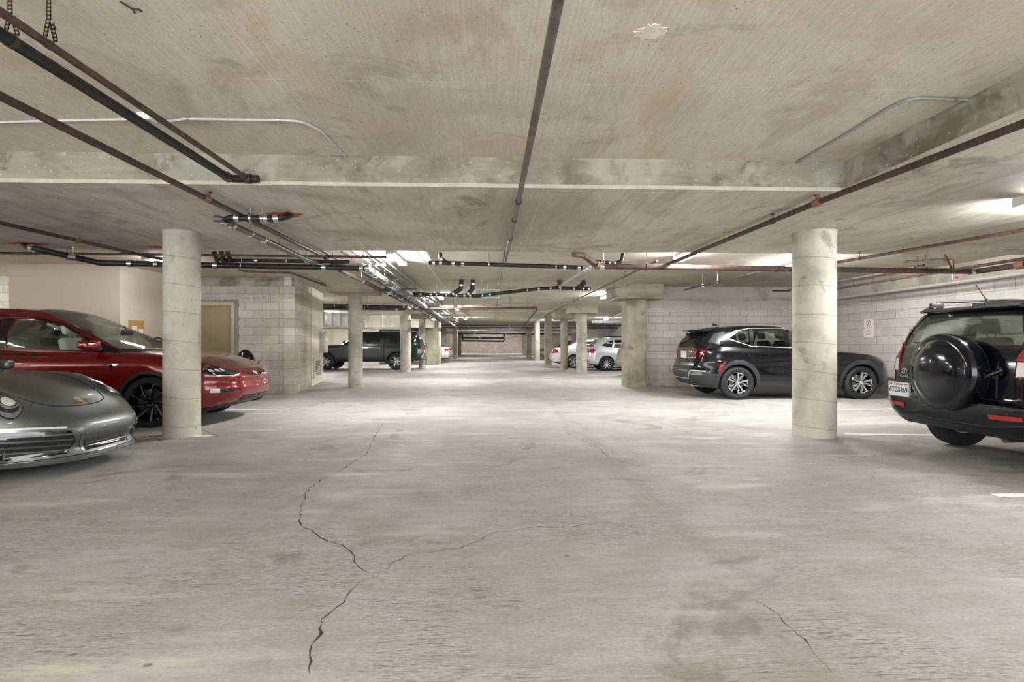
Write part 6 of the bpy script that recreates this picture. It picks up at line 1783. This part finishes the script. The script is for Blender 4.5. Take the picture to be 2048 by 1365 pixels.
simple_car('sport_utility_vehicle', 'grey boxy SUV half hidden behind the square column', 'car', (4.62 + 2.3, 19.0, 0), 0, 4.6, .92, 'p_grey',
    [(0, .35), (.4, .3), (4.2, .32), (4.6, .38)], [(0, .85), (.3, .98), (1.1, 1.06), (3, 1.10), (4.3, 1.12), (4.6, 1.1)],
    [(0, .15, 4.5, .84), (.12, .03, 4.58, .90), (.35, 0, 4.6, .92), (.7, .04, 4.56, .92), (1, .2, 4.48, .87)], (('c', .4, .4, .05, 2.2), ('c', .2, .2, .03, 2.2)),
    [(1.0, 1.3), (1.8, 1.6), (2.4, 1.68), (3.4, 1.7), (4.5, 1.62)], [(0, 1.2, 4.48, .86), (.5, 1.7, 4.38, .80), (1, 2.15, 4.2, .64)],
    [[(1.75, 1.15), (2.5, 1.16), (2.5, 1.56), (2.3, 1.56)], [(2.6, 1.16), (3.35, 1.17), (3.35, 1.58), (2.6, 1.58)], [(3.45, 1.18), (4.1, 1.2), (4.0, 1.54), (3.45, 1.57)]],
    ('B', rc(-.6, .6, 1.18, 1.52)), ('F', rc(-.65, .65, 1.18, 1.52)), (.9, 3.7, .37, .24, .915), 'five',
    [(.64, .9), (.88, .9), (.88, 1.1), (.64, 1.1)], [(.5, .75), (.85, .76), (.85, .9), (.55, .88)], clad=.12, extra=ex_grey)
SED = dict(zlo=[(0, .25), (.4, .2), (4.2, .24), (4.6, .3)], zhi=[(0, .68), (.3, .82), (1.2, .94), (3, .98), (4.2, 1.02), (4.6, .95)],
    levels=[(0, .15, 4.48, .82), (.12, .03, 4.57, .88), (.35, 0, 4.6, .90), (.7, .04, 4.57, .90), (1, .2, 4.46, .84)], n=(('c', .6, .6, .08, 2.2), ('c', .4, .4, .06, 2.2)),
    roof=[(1.0, 1.18), (1.9, 1.38), (2.6, 1.45), (3.3, 1.43), (4.2, 1.14)], glv=[(0, 1.2, 4.2, .80), (.5, 1.75, 3.85, .74), (1, 2.25, 3.3, .55)],
    side=[[(1.75, .99), (2.55, 1.0), (2.55, 1.36), (2.3, 1.36)], [(2.65, 1.0), (3.35, 1.03), (3.2, 1.30), (2.65, 1.37)]],
    rearw=('T', [(3.4, -.5), (4.0, -.6), (4.0, .6), (3.4, .5)]), frontw=('F', [(-.65, 1.0), (.65, 1.0), (.52, 1.3), (-.52, 1.3)]), wheels=(.85, 3.55, .33, .23, .895), style='five',
    tail=[(.52, .74), (.86, .76), (.86, .92), (.56, .90)], head=[(.5, .6), (.85, .62), (.85, .75), (.55, .72)], clad=.06)
simple_car('sedan_car', 'silver car with red tail lamps just past the broad square column', 'car', (-2.75 - 2.3, 34.6, 0), PI, 4.6, .90, 'p_silw', cladm='plast', N=50, **SED)
simple_car('sedan_car', 'white car with dark red tail lamp beyond the silver one on the left', 'car', (-2.9 - 2.3, 38.6, 0), PI, 4.6, .90, 'p_white', cladm='plast', N=50, **SED)
simple_car('coupe_car', 'low dark coupe parked far away beside the bluish round column', 'car', (3.55 + 2.3, 41.5, 0), PI, 4.6, .90, 'p_grey', cladm='plast', N=50, **SED)
simple_car('sedan_car', 'white car with a black wheel far behind the bluish round column', 'car', (4.2 + 2.3, 37.8, 0), PI, 4.6, .90, 'p_white', cladm='plast', N=50, **dict(SED, style='turbine'))
# black scooter between the red car and the block wall
q = PY(503, 725, 11.6)
t = empty('motor_scooter', (q.x - .25, 11.6, 0), 'black scooter peeking out behind the nose of the red car', 'scooter')
def bulge(cx, cy, cz, rx, ry, rz_, mat, name, parent=None, n=20):
    b = MB(); vs = []
    prof = [(math.sin(PI * i / 10), -math.cos(PI * i / 10)) for i in range(11)]
    b.lathe([(max(r, 0), z) for r, z in prof], n, 0, Matrix.Translation((cx, cy, cz)) @ Matrix.Diagonal((rx, ry, rz_, 1)))
    return b.out(name, M[mat], parent or t, 60)
fr = bulge(.12, 0, .80, .20, .19, .30, 'p_black2', 'front_fairing')
b = MB(); b.lathe([(.075, 0), (.07, .02), (0, .03)], 24, 0, Matrix.Translation((.24, -.02, .93)) @ Matrix.Rotation(A_(75), 4, 'Y')); b.out('headlamp', M['headw'], fr, 40)
b = MB(); b.lathe([(.085, -.01), (.09, .01), (.078, .02)], 24, 0, Matrix.Translation((.24, -.02, .93)) @ Matrix.Rotation(A_(75), 4, 'Y'), closed=True); b.out('headlamp_ring', M['chrome'], fr, 40)
b = MB(); b.tube([(.0, -.33, .93), (.05, -.12, .90), (.05, .12, .90), (.0, .33, .93)], .016, 8, .05); b.out('handlebar', M['plast'], t, 40)
b = MB(); b.rbox(-.45, 0, .55, .75, .34, .42, .12, 4); b.out('body', M['p_black2'], t, 50)
b = MB(); b.rbox(-.45, 0, .80, .6, .28, .1, .045, 3); b.out('seat', M['cabin'], t, 50)
b = MB(); b.rbox(.0, 0, .30, .5, .34, .08, .03, 3); b.out('footboard', M['plast'], t, 50)
b = MB(); b.tube([(.12, 0, .72), (.24, 0, .40), (.30, .075, .23)], .03, 8, .05); b.tube([(.24, 0, .40), (.30, -.075, .23)], .03, 8); b.out('front_fork', M['plast'], t, 40)
b = MB(); b.rbox(.10, 0, .52, .12, .36, .5, .05, 3, 0, Matrix.Translation((0, 0, 0))); b.out('leg_shield', M['p_black2'], t, 50)
b = MB(); b.tube([(.30 + .25 * math.cos(a), 0, .23 + .25 * math.sin(a)) for a in [A_(40 + 12 * i) for i in range(10)]], .055, 10); b.out('front_mudguard', M['p_black2'], t, 50)
for x in (.30, -.75):
    b = MB(); b.lathe([(.12, -.05), (.2, -.055), (.225, -.03), (.23, 0), (.225, .03), (.2, .055), (.12, .05)], 32, 0, Matrix.Translation((x, 0, .23)) @ Matrix.Rotation(PI / 2, 4, 'X'), closed=True)
    b.lathe([(.12, -.03), (0, -.035)], 24, 0, Matrix.Translation((x, 0, .23)) @ Matrix.Rotation(PI / 2, 4, 'X')); b.out('wheel', M['tyre'], t, 40)
